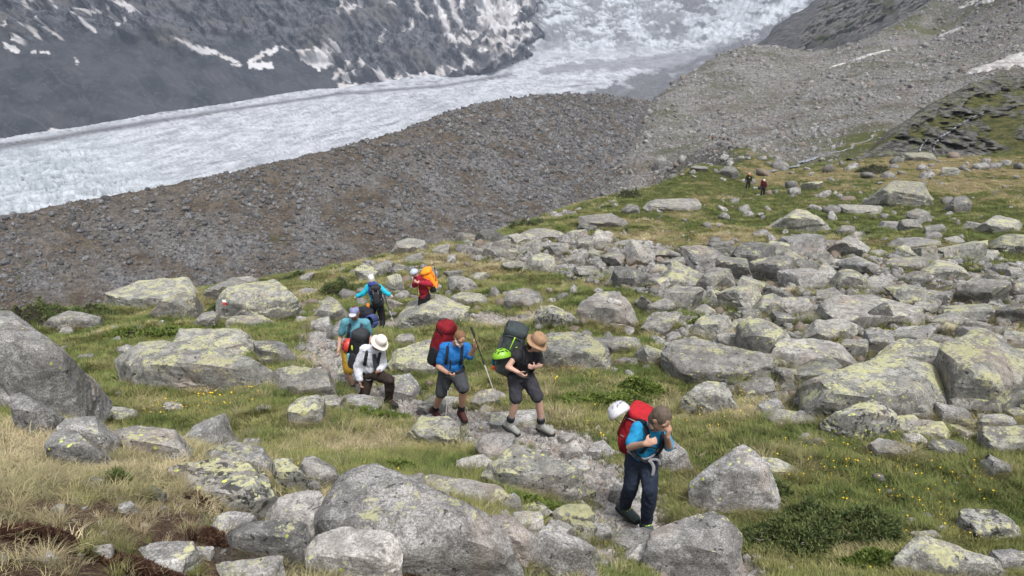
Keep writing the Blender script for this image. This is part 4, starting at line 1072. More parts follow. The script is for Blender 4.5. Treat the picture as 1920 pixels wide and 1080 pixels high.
# the one little stone set on the triangular boulder, resting on its top surface
tb = next(r for r in ROCKS if 'triangular grey boulder carrying' in r['label'])
def surf_hit(o, px, py):
    """world point and normal where the ray through a pixel meets object o"""
    d = Vector(G(px, py, 1.0)).normalized(); mi = Matrix.Translation(-o.location)
    ok, loc, nor, _ = o.ray_cast(mi @ Vector((0, 0, 0)), d)
    return (loc + o.location, nor) if ok else (None, None)
bpy.context.view_layer.update()
loc, nor = surf_hit(tb['o'], 1153, 569)
if loc is not None:
    r_ = np.random.default_rng(5); P = rand_hull(r_, .19, .15, .06) + np.array(loc) + np.array([0, .05, .045])
    o, _ = place_rock(P, 'w', 3, 77, 'stone'); tag(o, 'small flat light stone resting on top of the triangular grey boulder', 'stone', 'stones of the boulder field and meadow')
# painted trail mark on the boulder: white over red
tm = next(r for r in ROCKS if 'trail mark' in r['label'] and 'rounded' in r['label'])
def paint_patch(o, x0, x1, y0, y1, name, mat, nx=8, ny=8, off=.006):
    V = []
    for j in range(ny):
        for i in range(nx):
            fx, fy = i / (nx - 1), j / (ny - 1)
            l, n_ = surf_hit(o, x0 + (x1 - x0) * fx + (fy - .5) * 1.2, y0 + (y1 - y0) * fy)
            if l is None: return None
            V.append(np.array(l + n_ * off - o.location))
    q = new_obj(name, np_mesh(name, np.array(V), grid_faces(ny, nx)[:, ::-1]), mat, o); return q
def flat_mat(name, col, rough=.8, spec=.2, vary=.12, scale=30):
    m = NT(name, rough, spec); P = m.obj()
    n = m.noise(P, scale, 4, .65)
    c = m.mix(m.map(n, .3, .7), tuple(x * (1 - vary) for x in col), tuple(min(1, x * (1 + vary)) for x in col))
    return m.done(c, m.bump(n, .15, .01))
paint_patch(tm['o'], 417, 424, 562, 567, 'white_paint_bar', flat_mat('white_paint', (.78, .77, .75), vary=.2))
paint_patch(tm['o'], 418, 424.5, 567.3, 572, 'red_paint_bar', flat_mat('red_paint', (.55, .04, .03), vary=.2))
# ================================================================ PEOPLE
def unit(v): v = np.asarray(v, float); return v / (np.linalg.norm(v) + 1e-12)
def frame(ax, hint=(0, 0, 1)):
    a = unit(ax); h = np.asarray(hint, float)
    if abs(a @ unit(h)) > .97: h = np.array([0, 1.0, 0])
    x = unit(np.cross(h, a)); y = np.cross(a, x); return x, y, a
def capsule(a, b, ra, rb, seg=16, flat=1.0, side=None):
    """tapered limb from a to b with round ends; flat<1 thins it across SIDE"""
    a = np.asarray(a, float); b = np.asarray(b, float)
    x, y, z = frame(b - a, side if side is not None else (0, 0, 1)); L = np.linalg.norm(b - a)
    prof = [(-ra * math.cos(t), ra * math.sin(t)) for t in np.linspace(.12, math.pi / 2, 6)] + [(L * f, ra + (rb - ra) * f) for f in (.25, .5, .75)] + [(L + rb * math.sin(t), rb * math.cos(t)) for t in np.linspace(0, math.pi / 2 - .12, 6)]
    th = np.linspace(0, 2 * math.pi, seg, endpoint=False)
    V = np.concatenate([a + z * h + (x[None] * np.cos(th)[:, None] + y[None] * flat * np.sin(th)[:, None]) * r for h, r in prof])
    n = len(prof); F = [tuple(q) for q in grid_faces(n, seg, True)]
    V = np.vstack([V, a - z * ra, b + z * rb]); k = n * seg
    T1 = [(k, (i + 1) % seg, i) for i in range(seg)]; T2 = [(k + 1, (n - 1) * seg + i, (n - 1) * seg + (i + 1) % seg) for i in range(seg)]
    return V, F + T1 + T2
def ellipsoid(c, x, y, z, seg=20, ring=12, e=1.0, half=None):
    """x, y, z: half axis vectors; e<1 makes it boxy; half keeps only the upper part"""
    c, x, y, z = [np.asarray(q, float) for q in (c, x, y, z)]
    lo = -math.pi / 2 if half is None else half
    ph = np.linspace(lo, math.pi / 2, ring); th = np.linspace(0, 2 * math.pi, seg, endpoint=False)
    f = lambda t: np.sign(t) * np.abs(t) ** e
    V = np.concatenate([c + f(math.sin(p)) * z + f(np.full(seg, math.cos(p)))[:, None] * (f(np.cos(th))[:, None] * x + f(np.sin(th))[:, None] * y) for p in ph])
    return V, [tuple(q) for q in grid_faces(ring, seg, True)]
def join(L):
    V, F, k = [], [], 0
    for v, f in L:
        V.append(np.asarray(v)); F += [tuple(i + k for i in q) for q in f]; k += len(v)
    return np.vstack(V), F
def py_mesh(name, V, F):
    me = bpy.data.meshes.new(name); me.from_pydata([tuple(v) for v in V], [], F); me.update(); return me
def fused(name, L, mat, parent, voxel=.011, smooth=4, org=(0, 0, 0), noise_amp=0.0, seed=0):
    """all pieces of L grown together into one continuous skin"""
    V, F = join(L); V = V - np.asarray(org)
    o = bpy.data.objects.new(name, py_mesh(name, V, F)); COL.objects.link(o)
    r = o.modifiers.new('r', 'REMESH'); r.mode = 'VOXEL'; r.voxel_size = voxel; r.use_smooth_shade = True
    s = o.modifiers.new('s', 'SMOOTH'); s.factor = .5; s.iterations = smooth
    dg = bpy.context.evaluated_depsgraph_get(); me = bpy.data.meshes.new_from_object(o.evaluated_get(dg))
    o.modifiers.clear(); o.data = me; me.name = name
    if noise_amp:
        n = len(me.vertices); co = np.empty(n * 3); me.vertices.foreach_get('co', co); co = co.reshape(-1, 3)
        no = np.empty(n * 3); me.vertices.foreach_get('normal', no); no = no.reshape(-1, 3)
        w = fbm(co * np.array([9, 9, 5.]) + seed * 3.3, 3, seed, .5, True) - .15 + .4 * fbm(co * 30 + seed, 2, seed)
        me.vertices.foreach_set('co', (co + no * (w * noise_amp)[:, None]).ravel()); me.update()
    me.materials.clear(); me.materials.append(mat)
    me.polygons.foreach_set('use_smooth', [True] * len(me.polygons)); o.parent = parent
    return o
def plain(name, L, mat, parent, org=(0, 0, 0), smooth=True):
    V, F = join(L); return new_obj(name, py_mesh(name, V - np.asarray(org), F), mat, parent, smooth)
def tube(P, r, seg=8, flat=1.0, hint=(0, 0, 1)):
    P = np.asarray(P, float); T = np.gradient(P, axis=0); rr = np.broadcast_to(r, len(P)); V = []
    th = np.linspace(0, 2 * math.pi, seg, endpoint=False)
    for p, t, q in zip(P, T, rr):
        x, y, z = frame(t, hint); V.append(p + (x[None] * np.cos(th)[:, None] + y[None] * flat * np.sin(th)[:, None]) * q)
    F = [tuple(q) for q in grid_faces(len(P), seg, True)]; n = len(P)
    return np.vstack(V), F + [tuple(range(seg))[::-1], tuple((n - 1) * seg + i for i in range(seg))]
def spline(P, n=24):
    P = np.asarray(P, float); s = np.r_[0, np.cumsum(np.linalg.norm(np.diff(P, axis=0), axis=1))]; t = np.linspace(0, s[-1], n * 3)
    Q = np.stack([np.interp(t, s, P[:, i]) for i in range(3)], -1); k = np.ones(7) / 7
    for _ in range(2):
        E_ = np.vstack([np.repeat(Q[:1], 3, 0), Q, np.repeat(Q[-1:], 3, 0)]); R_ = np.stack([np.convolve(E_[:, i], k, 'valid') for i in range(3)], -1); R_[0], R_[-1] = Q[0], Q[-1]; Q = R_
    return Q[::3]
cloth = lambda n, c, **k: flat_mat(n, c, .85, .15, .14, 22)
SK = {}
def skin(tone): 
    if tone not in SK: SK[tone] = flat_mat('skin', tone, .55, .35, .07, 30)
    return SK[tone]
M_black = cloth('black_nylon', (.018, .019, .022)); M_grey_strap = cloth('grey_webbing', (.26, .26, .28)); M_eye = flat_mat('eye_dark', (.03, .02, .02), .3, .5)
M_sole = flat_mat('rubber_sole', (.02, .02, .02), .8); M_lip = flat_mat('lips', (.36, .16, .13), .5)
def hand_geo(w, d, palm, side, curl=.9, sc=1.0):
    """palm and five bent fingers; w wrist, d forward, palm = palm normal, side +1/-1 where the thumb leaves"""
    d, n = unit(d), np.asarray(palm, float); n = unit(n - d * (n @ d)); s = np.cross(d, n) * side; L = []
    c = w + d * .045 * sc
    L.append(ellipsoid(c, d * .052 * sc, s * .042 * sc, n * .017 * sc, e=.8))
    for k, (ln, off, rr) in enumerate([(.072, .032, .0088), (.080, .011, .0090), (.074, -.011, .0087), (.058, -.031, .0080)]):
        p = w + d * .088 * sc + s * off * sc; a = curl * .55; q = p
        for f, w_ in ((.42, 1.0), (.32, .95), (.26, .85)):
            q2 = q + (d * math.cos(a) + n * math.sin(a) + s * off * .6) * ln * f * sc; L.append(capsule(q, q2, rr * w_ * sc, rr * w_ * .93 * sc, 8)); q = q2; a += curl * .8
    p = w + d * .022 * sc + s * .034 * sc; q = p + (d * .55 + s * .75 + n * .35) * .038 * sc; r_ = q + (d * .9 + s * .15 + n * .55) * .034 * sc
    L += [capsule(p, q, .012 * sc, .0105 * sc, 8), capsule(q, r_, .0105 * sc, .009 * sc, 8)]
    return L
class Figure:
    def __init__(s, label, Y, J, face, up=None, tone=(.42, .25, .18), build=1.0, voxel=.0128, group='hikers climbing along the path', lod=0):
        s.Y = Y; s.P = {k: G(v[0], v[1], Y + (v[2] if len(v) > 2 else 0)) for k, v in J.items()}; P = s.P
        s.b = build; s.v = voxel; s.lod = lod
        base = (P['anL'] + P['anR']) / 2; s.org = np.array([base[0], base[1], min(P['toeL'][2], P['toeR'][2]) - .03])
        s.root = empty('person', s.org); tag(s.root, label, 'person', group)
        s.face = unit(face); u = unit(P['head'] - P['neck']) if up is None else unit(up); u = unit(u - s.face * (u @ s.face)); s.up = u; s.side = np.cross(u, s.face)
        b = build; H = P['head']; f, u, sd_ = s.face, s.up, s.side
        L = [ellipsoid(H + u * .02, sd_ * .076, f * .094, u * .105), ellipsoid(H - u * .045 + f * .022, sd_ * .058, f * .068, u * .07), capsule(P['neck'], H - u * .05 - f * .01, .056 * b, .052)]
        L += [capsule(H + f * .088 + u * .012, H + f * .108 - u * .022, .010, .015, 10), capsule(H + f * .094 - u * .052, H + f * .090 - u * .066, .018, .016, 10)]
        for k in (-1, 1): L += [ellipsoid(H + sd_ * k * .078 - u * .005 - f * .008, sd_ * .010, f * .020, u * .031), ellipsoid(H + f * .078 + sd_ * k * .034 + u * .034, sd_ * .026, f * .014, u * .010)]
        L += s.torso(0); 
        for q in 'LR':
            L += s.arm(q, 0, 1, 0) + s.leg(q, 0, 1, 0)
            w = P['ha' + q]; d = unit(w - P['el' + q]); n = np.array(J.get('palm' + q, (0, -1, -.2))) if 'palm' + q in J else (P['chest'] - w)
            L += hand_geo(w, J_dir(J, 'dir' + q, d), n, 1 if q == 'L' else -1, 1.15, 1.0)
            a, t, kn_ = P['an' + q], P['toe' + q], P['kn' + q]; uu = unit(kn_ - a); dd = t - a; dd = unit(dd - uu * (dd @ uu) * .8); dd = unit(np.array([dd[0], dd[1], dd[2] * .5])); L.append(capsule(a - uu * .04, a - uu * .05 + dd * .13, .036, .032))
        L = [l for l in L if l is not None]
        s.body = fused('body', L, skin(tone), s.root, voxel, 3, s.org)
        if lod == 0:
            for k in (-1, 1): s.part('eye', [ellipsoid(H + f * .086 + sd_ * k * .031 + u * .014, sd_ * .012, f * .008, u * .007, 10, 6)], M_eye)
            s.part('mouth', [ellipsoid(H + f * .096 - u * .045 + f * .006, sd_ * .022, f * .008, u * .006, 10, 6)], M_lip)
    def torso(s, g, lo=0.0):
        P, b = s.P, s.b; sh = P['shR'] - P['shL']; sx = unit(sh); ax = unit(P['neck'] - P['pel'])
        fw = unit(np.cross(sx, ax)); 
        hip = P['hipR'] - P['hipL']; hx = unit(hip) if np.linalg.norm(hip) > .02 else sx
        L = [ellipsoid(P['chest'], sx * (.165 * b + g), fw * (.118 * b + g), ax * (.20 + g * .5)), ellipsoid((P['chest'] + P['pel']) / 2 - ax * .02, sx * (.140 * b + g), fw * (.108 * b + g), ax * .17),
             capsule(P['shL'], P['shR'], .058 * b + g, .058 * b + g), capsule(P['neck'] - ax * .04, P['chest'], .075 * b + g * .8, .12 * b + g)]
        if lo <= 0: L += [ellipsoid(P['pel'], hx * (.155 * b + g), fw * (.115 * b + g), ax * .13)]
        return L
    def arm(s, q, a, b_, g):
        P, b = s.P, s.b; S, E_, H = P['sh' + q], P['el' + q], P['ha' + q]; r = [.054 * b, .042 * b, .030 * b]; L = []
        l1, l2 = np.linalg.norm(E_ - S), np.linalg.norm(H - E_); t1 = l1 / (l1 + l2)
        def seg(p, q_, ra, rb, f0, f1):
            x, y = max(a, f0), min(b_, f1)
            if y <= x + 1e-3: return
            u0, u1 = (x - f0) / (f1 - f0), (y - f0) / (f1 - f0); L.append(capsule(p + (q_ - p) * u0, p + (q_ - p) * u1, ra + (rb - ra) * u0 + g, ra + (rb - ra) * u1 + g, 14))
        seg(S, E_, r[0], r[1], 0, t1); seg(E_, H, r[1] * 1.03, r[2], t1, 1); return L
    def leg(s, q, a, b_, g):
        P, b = s.P, s.b; S, E_, H = P['hip' + q], P['kn' + q], P['an' + q]; r = [.092 * b, .060 * b, .040]; L = []
        def seg(p, q_, ra, rb, f0, f1, k=0):
            x, y = max(a, f0), min(b_, f1)
            if y <= x + 1e-3: return
            u0, u1 = (x - f0) / (f1 - f0), (y - f0) / (f1 - f0); L.append(capsule(p + (q_ - p) * u0, p + (q_ - p) * u1, ra + (rb - ra) * u0 + g, ra + (rb - ra) * u1 + g, 14))
        seg(S, E_, r[0], r[1], 0, .5); m = E_ + (H - E_) * .35
        seg(E_, m, r[1] * .98, .060 * b, .5, .675); seg(m, H, .060 * b, r[2], .675, 1); return L
    def part(s, name, L, mat, **k): return plain(name, L, mat, s.root, s.org, **k)
    def cloth(s, name, L, mat, sm=3, na=.016, vox=None): return fused(name, L, mat, s.root, vox or s.v * 1.15, sm, s.org, na, len(name))
    def shirt(s, name, mat, sleeve, g=.016, na=.020, zip_=None):
        return s.cloth(name, s.torso(g) + s.arm('L', 0, sleeve, g + .004) + s.arm('R', 0, sleeve, g + .004), mat, 3, na)
    def trousers(s, name, mat, to, g=.020, na=.016):
        P = s.P; L = [ellipsoid(P['pel'], unit(P['hipR'] - P['hipL'] + 1e-6) * (.165 * s.b + g), (0, .13 * s.b + g, 0), (0, 0, .115))]
        return s.cloth(name, L + s.leg('L', 0, to, g) + s.leg('R', 0, to, g), mat, 3, na)
    def boots(s, mat, sock=None, lace=None, shaft=.13):
        for q in 'LR':
            a, t, k = s.P['an' + q], s.P['toe' + q], s.P['kn' + q]; u = unit(k - a); d = t - a; d = unit(d - u * (d @ u) * .8); 
            fl = unit(np.array([d[0], d[1], d[2] * .5])); heel = a - u * .055 - fl * .045; toe = heel + fl * .215
            s.part('boot_cuff', [capsule(a + u * (shaft * .55 + .01), a + u * (shaft * .55 + .035), .060, .058)], M_black)
            bt = s.cloth('boot', [capsule(a + u * shaft * .55, a - u * .03, .056, .060), capsule(heel + u * .012, toe + u * .004, .053, .048, flat=.95), capsule(a - u * .01, toe - fl * .05 + u * .014, .054, .046)], mat, 2, .002, .011)
            lw = heel - u * .032
            V, F = ellipsoid(lw + fl * .108 - u * .008, fl * .165, unit(np.cross(fl, u)) * .062, u * .024, e=.65); new_obj('sole', py_mesh('sole', V - s.org, F), M_sole, bt)
            if lace is not None:
                for i in range(4):
                    c = a + fl * (.035 + .028 * i) + u * (.028 - .019 * i); x = unit(np.cross(fl, u)) * .034
                    V, F = tube([c - x, c + u * .010 + fl * .006, c + x], .006, 6); new_obj('lace', py_mesh('lace', V - s.org, F), lace, bt)
            if sock is not None: s.part('sock', [capsule(a + u * .02, a + u * (shaft * .55 + .075), .050, .050)], sock)
    def straps(s, mat, w=.022, chestbar=True, belt=None, front=None):
        P = s.P; sx = unit(P['shR'] - P['shL']); ax = unit(P['neck'] - P['pel']); fw = unit(np.cross(sx, ax)) if front is None else unit(front)
        if fw @ s.face < 0: fw = -fw
        for q, k in (('L', -1), ('R', 1)):
            S = P['chest'] + sx * k * .105 * s.b
            p = [S + ax * .13 - fw * .12, S + ax * .20 - fw * .03, S + ax * .15 + fw * .10, S + ax * .02 + fw * .150 * s.b, S - ax * .12 + fw * .115, S + sx * k * .05 - ax * .17 - fw * .02]
            s.part('shoulder_strap', [tube(spline(p), w, 8, .35, fw)], mat)
        if chestbar: s.part('sternum_strap', [tube(spline([P['chest'] - sx * .11 + fw * .152 * s.b + ax * .03, P['chest'] + fw * .160 * s.b + ax * .03, P['chest'] + sx * .11 + fw * .152 * s.b + ax * .03], 8), .010, 6, .5, fw)], mat)
        if belt is not None:
            th = np.linspace(0, 2 * math.pi, 25); c = P['pel'] + ax * .09
            s.part('hip_belt', [tube([c + sx * math.cos(t) * (.175 * s.b) + fw * math.sin(t) * (.140 * s.b) for t in th], .026, 8, .5, ax)], belt)
    def hair(s, mat, back=.03, k=1.0, down=.0, tail=None, amp=.006):
        H, f, u, x = s.P['head'], s.face, s.up, s.side
        L = [ellipsoid(H + u * .032 - f * .016 * 1, x * .086 * k, f * .098 * k, u * .105 * k), ellipsoid(H - u * .02 - f * .04, x * .080 * k, f * .066, u * (.085 + down))]
        if tail: L += [capsule(H - f * .09 + u * .0, H - f * .11 + np.asarray(tail) * .5, .032, .028), capsule(H - f * .11 + np.asarray(tail) * .5, H - f * .06 + np.asarray(tail), .028, .012)]
        return s.cloth('hair', L, mat, 2, amp, .009)
    def beard(s, mat):
        H, f, u, x = s.P['head'], s.face, s.up, s.side
        return s.cloth('beard', [ellipsoid(H + f * .052 - u * .070, x * .062, f * .056, u * .042), ellipsoid(H + f * .088 - u * .088, x * .03, f * .025, u * .035), capsule(H + x * .072 - u * .02 + f * .02, H + x * .05 - u * .07 + f * .05, .014, .02), capsule(H - x * .072 - u * .02 + f * .02, H - x * .05 - u * .07 + f * .05, .014, .02)], mat, 1, .005, .008)
    def brim_hat(s, mat, r=.175, crown=.095, band=None, tilt=0., droop=.035):
        H, f, u, x = s.P['head'], s.face, unit(s.up + s.face * tilt), s.side; f2 = np.cross(x, u); f2 = f2 if f2 @ f > 0 else -f2; c = H + u * .055
        th = np.linspace(0, 2 * math.pi, 40, endpoint=False)
        prof = [(r, -droop), (r * .98, -droop - .006), (.62 * r, -.008), (.105, .004), (.103, .05), (.093, crown - .012), (.07, crown), (.03, crown + .006), (.001, crown + .006)]
        V = np.concatenate([c + u * (h + (.008 * math.sin(3 * 1.0) if i > 2 else 0)) + (x[None] * np.cos(th)[:, None] * .92 + f2[None] * np.sin(th)[:, None]) * rr + (u[None] * (np.sin(3 * th + 1)[:, None] * .012) if i < 2 else 0) for i, (rr, h) in enumerate(prof)])
        o = new_obj('sun_hat', py_mesh('sun_hat', V - s.org, [tuple(q) for q in grid_faces(len(prof), 40, True)]), mat, s.root)
        sm = o.modifiers.new('t', 'SOLIDIFY'); sm.thickness = .004
        if band is not None:
            V = np.concatenate([c + u * h + (x[None] * np.cos(th)[:, None] * .92 + f2[None] * np.sin(th)[:, None]) * .1065 for h in (.008, .030)])
            new_obj('hat_band', py_mesh('hat_band', V - s.org, [tuple(q) for q in grid_faces(2, 40, True)]), band, o)
        return o
    def cap(s, mat, visor):
        H, f, u, x = s.P['head'], s.face, s.up, s.side
        o = s.part('cap', [ellipsoid(H + u * .045 - f * .004, x * .088, f * .102, u * .085, half=-.05)], mat)
        V, F = ellipsoid(H + u * .048 + f * .125, x * .072, f * .062, u * .010, 20, 8); new_obj('visor', py_mesh('visor', V - s.org, F), visor, o); return o
    def helmet_on(s, mat, vent=M_black):
        H, f, u, x = s.P['head'], s.face, s.up, s.side
        o = s.part('helmet', [ellipsoid(H + u * .035, x * .108, f * .128, u * .105, 24, 12, half=-.25)], mat)
        for k in (-1.1, 0, 1.1):
            for g in (-.45, .35):
                d = unit(x * k * .5 + u * .75 + f * g); c = H + u * .035 + x * (d @ x) * .107 + f * (d @ f) * .127 + u * (d @ u) * .104
                V, F = ellipsoid(c, unit(np.cross(d, x)) * .026, x * .008, d * .004, 12, 6); new_obj('vent', py_mesh('vent', V - s.org, F), vent, o)
        return o
def J_dir(J, k, d): return unit(J[k]) if k in J else d

def pack_thing(name, label, org): e = empty(name, org); tag(e, label, 'backpack', 'backpacks carried by the hikers'); return e
class Pack:
    def __init__(s, label, top, bot, back, w, d, body, lid, Y, trim=M_black, lidc=None, pockets=True, name='backpack', roll=None, na=.012, yo=0., strapc=None):
        na = max(na, .02)
        """top and bot are world points on the pack's axis, back = direction away from the wearer"""
        t, b = np.asarray(top, float), np.asarray(bot, float); u = unit(t - b); n = np.asarray(back, float); n = unit(n - u * (n @ u)); x = np.cross(u, n); h = np.linalg.norm(t - b)
        s.u, s.n, s.x, s.t, s.b_, s.h, s.w, s.d = u, n, x, t, b, h, w, d; c = (t + b) / 2; s.c = c; s.org = b
        s.root = pack_thing(name, label, b)
        bod = fused('pack_body', [ellipsoid(c - u * h * .05, x * w / 2, n * d / 2, u * h * .47, e=.5), ellipsoid(c - u * h * .22, x * w * .47, n * d * .56, u * h * .26, e=.7)], body, s.root, .015, 3, s.org, na, 3)
        l = fused('lid', [ellipsoid(c + u * h * .36 + n * .012, x * w * .50, n * d * .54, u * h * .10, e=.6), ellipsoid(c + u * h * .40, x * w * .38, n * d * .40, u * h * .11, e=.8)], lid, s.root, .014, 3, s.org, .008, 4)
        if lidc is not None: s.add('zip', [tube(spline([c + u * h * .44 - x * w * .4 + n * d * .46, c + u * h * .45 + n * d * .53, c + u * h * .44 + x * w * .4 + n * d * .46], 8), .006, 6)], lidc)
        if pockets:
            for k in (-1, 1): fused('side_pocket', [ellipsoid(c - u * h * .26 + x * k * w * .49, x * .035, n * d * .33, u * h * .20, e=.7)], trim, s.root, .010, 2, s.org)
            fused('front_pocket', [ellipsoid(c - u * h * .05 + n * d * .52, x * w * .30, n * .03, u * h * .26, e=.65)], trim, s.root, .010, 2, s.org)
        sc = strapc or trim
        for k in (-1, 1):
            for q in (.30, -.12): s.add('compression_strap', [tube(spline([c + u * h * q + x * k * w * .50 - n * d * .3, c + u * h * (q + .02) + x * k * w * .515 + n * d * .2, c + u * h * (q - .05) + x * k * w * .36 + n * d * .50], 8), .009, 6, .4)], sc)
            s.add('buckle_strap', [tube(spline([c + u * h * .40 + x * k * w * .24 + n * d * .50, c + u * h * .2 + x * k * w * .24 + n * d * .545, c - u * h * .05 + x * k * w * .24 + n * d * .58], 8), .009, 6, .4)], sc)
        s.add('haul_loop', [tube(spline([c + u * h * .44 - x * .03 - n * d * .48, c + u * h * .50 - n * d * .5, c + u * h * .44 + x * .03 - n * d * .48], 8), .006, 6)], sc)
    def add(s, name, L, mat): return plain(name, L, mat, s.root, s.org)
    def at(s, a, b, c): return s.c + s.x * a + s.n * b + s.u * c
def helmet_thing(label, c, up, fwd, mat, r=.125, vent=M_black, band=None):
    u = unit(up); f = np.asarray(fwd, float); f = unit(f - u * (f @ u)); x = np.cross(f, u); e = empty('climbing_helmet', c); tag(e, label, 'helmet', 'helmets strapped to the backpacks')
    o = plain('shell', [ellipsoid(c, x * r * .88, f * r * 1.08, u * r * .95, 28, 14, half=-.12)], mat, e, c); m = o.modifiers.new('t', 'SOLIDIFY'); m.thickness = .010; m.offset = -1
    for k in (-1, -.38, .38, 1):
        for g in (-.6, .05, .65):
            d = unit(x * k * .8 + u * .75 + f * g * (1.1 - .3 * abs(k))); p = c + x * (d @ x) * r * .88 + f * (d @ f) * r * 1.08 + u * (d @ u) * r * .95
            plain('vent', [ellipsoid(p, unit(np.cross(x, d) + 1e-6) * r * .22, unit(np.cross(d, np.cross(x, d) + 1e-6)) * r * .075, d * .008, 12, 6)], vent, e, c)
    th = np.linspace(0, 2 * math.pi, 30); plain('rim', [tube([c - u * r * .13 + x * math.cos(t) * r * .885 + f * math.sin(t) * r * 1.085 for t in th], .006, 6)], band or vent, e, c)
    plain('chin_strap', [tube(spline([c + x * r * .8 - u * r * .1, c + x * r * .4 - u * r * .8 + f * r * .3, c - x * r * .4 - u * r * .8 + f * r * .3, c - x * r * .8 - u * r * .1], 10), .006, 6, .5)], M_black, e, c)
    return e
M_alu = flat_mat('pole_aluminium', (.55, .55, .54), .35, .5, .04); M_polebl = flat_mat('pole_black', (.02, .02, .022), .5, .4)
def pole_thing(label, a, b, up_len=.0):
    a, b = np.asarray(a, float), np.asarray(b, float); d = unit(b - a); L = np.linalg.norm(b - a); e = empty('trekking_pole', b); tag(e, label, 'trekking pole', 'trekking poles of the hikers')
    plain('grip', [capsule(a - d * .02, a + d * .13, .017, .014, 10)], M_polebl, e, b); plain('upper_shaft', [capsule(a + d * .12, a + d * L * .45, .0095, .0095, 8)], M_polebl, e, b)
    plain('lower_shaft', [capsule(a + d * L * .45, b - d * .05, .0075, .0065, 8)], M_alu, e, b); plain('clamp', [capsule(a + d * (L * .45 - .03), a + d * (L * .45 + .02), .014, .014, 8)], M_polebl, e, b)
    x, y, z = frame(d); plain('basket', [ellipsoid(b - d * .06, x * .036, y * .036, z * .006, 12, 6)], M_polebl, e, b); plain('tip', [capsule(b - d * .06, b, .006, .003, 8)], M_polebl, e, b)
    lp = [a + x * .012, a + d * .06 + x * .05, a + d * .14 + x * .03, a + d * .09 - x * .01]; plain('wrist_loop', [tube(spline(lp, 8), .006, 6, .4)], M_black, e, b)
    return e
# ---- 1 leading woman, head bowed, red pack
Y = 6.6
w1 = Figure('nearest walker, woman with bowed head in turquoise t-shirt and navy trousers', Y,
 dict(head=(1238,786,-.25), neck=(1226,803,-.10), chest=(1213,822,-.05), pel=(1202,858,.03), shL=(1196,803,-.12), elL=(1181,838,-.22), haL=(1209,832,-.42), shR=(1241,811,.02), elR=(1254,838,-.10), haR=(1251,818,-.26),
      hipL=(1190,866,.06), knL=(1183,910,.0), anL=(1171,950,.22), toeL=(1192,970,.10), hipR=(1214,866,.0), knR=(1219,916,-.16), anR=(1212,979,-.02), toeR=(1224,1000,-.20), dirL=(.9,-.1,.35), dirR=(.1,-.2,.9)),
 face=(.45,-.62,-.62), up=(.45,-.45,.75), build=.98)
w1.shirt('t_shirt', cloth('turquoise_jersey', (.02, .23, .44)), .33, .014)
w1.trousers('trousers', cloth('navy_trousers', (.020, .027, .045)), .99, .020, .022)
w1.boots(flat_mat('teal_boot', (.045, .065, .065), .7), None, flat_mat('lime_lace', (.55, .72, .06), .6))
M_w1h = cloth('grey_brown_hair', (.105, .082, .064)); w1.hair(M_w1h, k=1.05, down=.03, amp=.014)
w1.part('ponytail', [tube(spline([G(1229,779,Y-.22), G(1222,786,Y-.20), G(1220,797,Y-.24), G(1224,808,Y-.30)], 10), np.linspace(.042, .018, 10), 10)], M_w1h)
w1.straps(M_black, .026, True, M_black)
P = w1.P; sx = unit(P['shR'] - P['shL'])
w1.part('belt_tail', [tube(spline([P['pel'] + np.array([.04,-.19,.09]), P['pel'] + np.array([.10,-.2,.02]), P['pel'] + np.array([.08,-.2,-.12])], 8), .018, 6, .25, (0, 1, 0))], M_grey_strap)
w1.part('belt_tail', [tube(spline([P['pel'] + np.array([.05,-.19,.09]), P['pel'] + np.array([.15,-.17,.08]), P['pel'] + np.array([.16,-.16,-.02])], 8), .016, 6, .25, (0, 1, 0))], M_grey_strap)
w1.part('belt_strap', [tube(spline([P['pel'] + np.array([-.16,-.07,.12]), P['pel'] + np.array([-.05,-.17,.08]), P['pel'] + np.array([.05,-.185,.09]), P['pel'] + np.array([.15,-.1,.14])], 8), .013, 6, .3, (0, 1, 0))], M_grey_strap)
M_red = cloth('red_ripstop', (.36, .018, .026)); M_dred = cloth('dark_red_ripstop', (.17, .012, .018))
pk = Pack('bright red backpack with grey straps on the leading woman in the turquoise t-shirt', G(1210,764,Y+.18), G(1176,838,Y+.28), (-.85,.35,.45), .32, .25, M_red, M_red, Y, trim=M_dred, strapc=M_grey_strap)
pk.add('back_panel', [ellipsoid(pk.c - pk.n * .115, pk.x * .14, pk.n * .03, pk.u * pk.h * .42, e=.7)], M_black)
pk.add('ice_axe_loop', [capsule(G(1184,768,Y+.30), G(1193,742,Y+.36), .009, .008, 8)], M_black)
helmet_thing('white helmet fastened on the bright red backpack', G(1162,774,Y+.20), (-.5,.42,.72), (-.6,-.6,.1), flat_mat('white_shell', (.50,.50,.53), .45, .5, .02), .128, M_grey_strap, M_grey_strap)
# ---- 2 walker in the brown hat
Y = 9.3
w2 = Figure('hiker in brown sun hat, charcoal t-shirt and dark shorts, hand on hip', Y,
 dict(head=(1005,644,-.20), neck=(993,656,-.12), chest=(985,674,-.06), pel=(976,704,.02), shL=(977,655,-.10), elL=(952,688,-.20), haL=(972,698,-.24), shR=(1007,663,.02), elR=(1013,685,.02), haR=(1001,688,-.20),
      hipL=(966,708,.02), knL=(968,752,-.12), anL=(955,794,.0), toeL=(973,811,-.12), hipR=(988,707,.02), knR=(1010,749,-.08), anR=(1015,797,.05), toeR=(1037,813,-.06), dirL=(.75,-.3,-.5)),
 face=(.62,-.5,-.5), up=(.45,-.25,.85), build=.93, tone=(.50, .31, .24))
w2.shirt('t_shirt', cloth('charcoal_jersey', (.028, .028, .032)), .27, .02)
w2.trousers('shorts', cloth('dark_shorts', (.040, .040, .048)), .43, .032, .02)
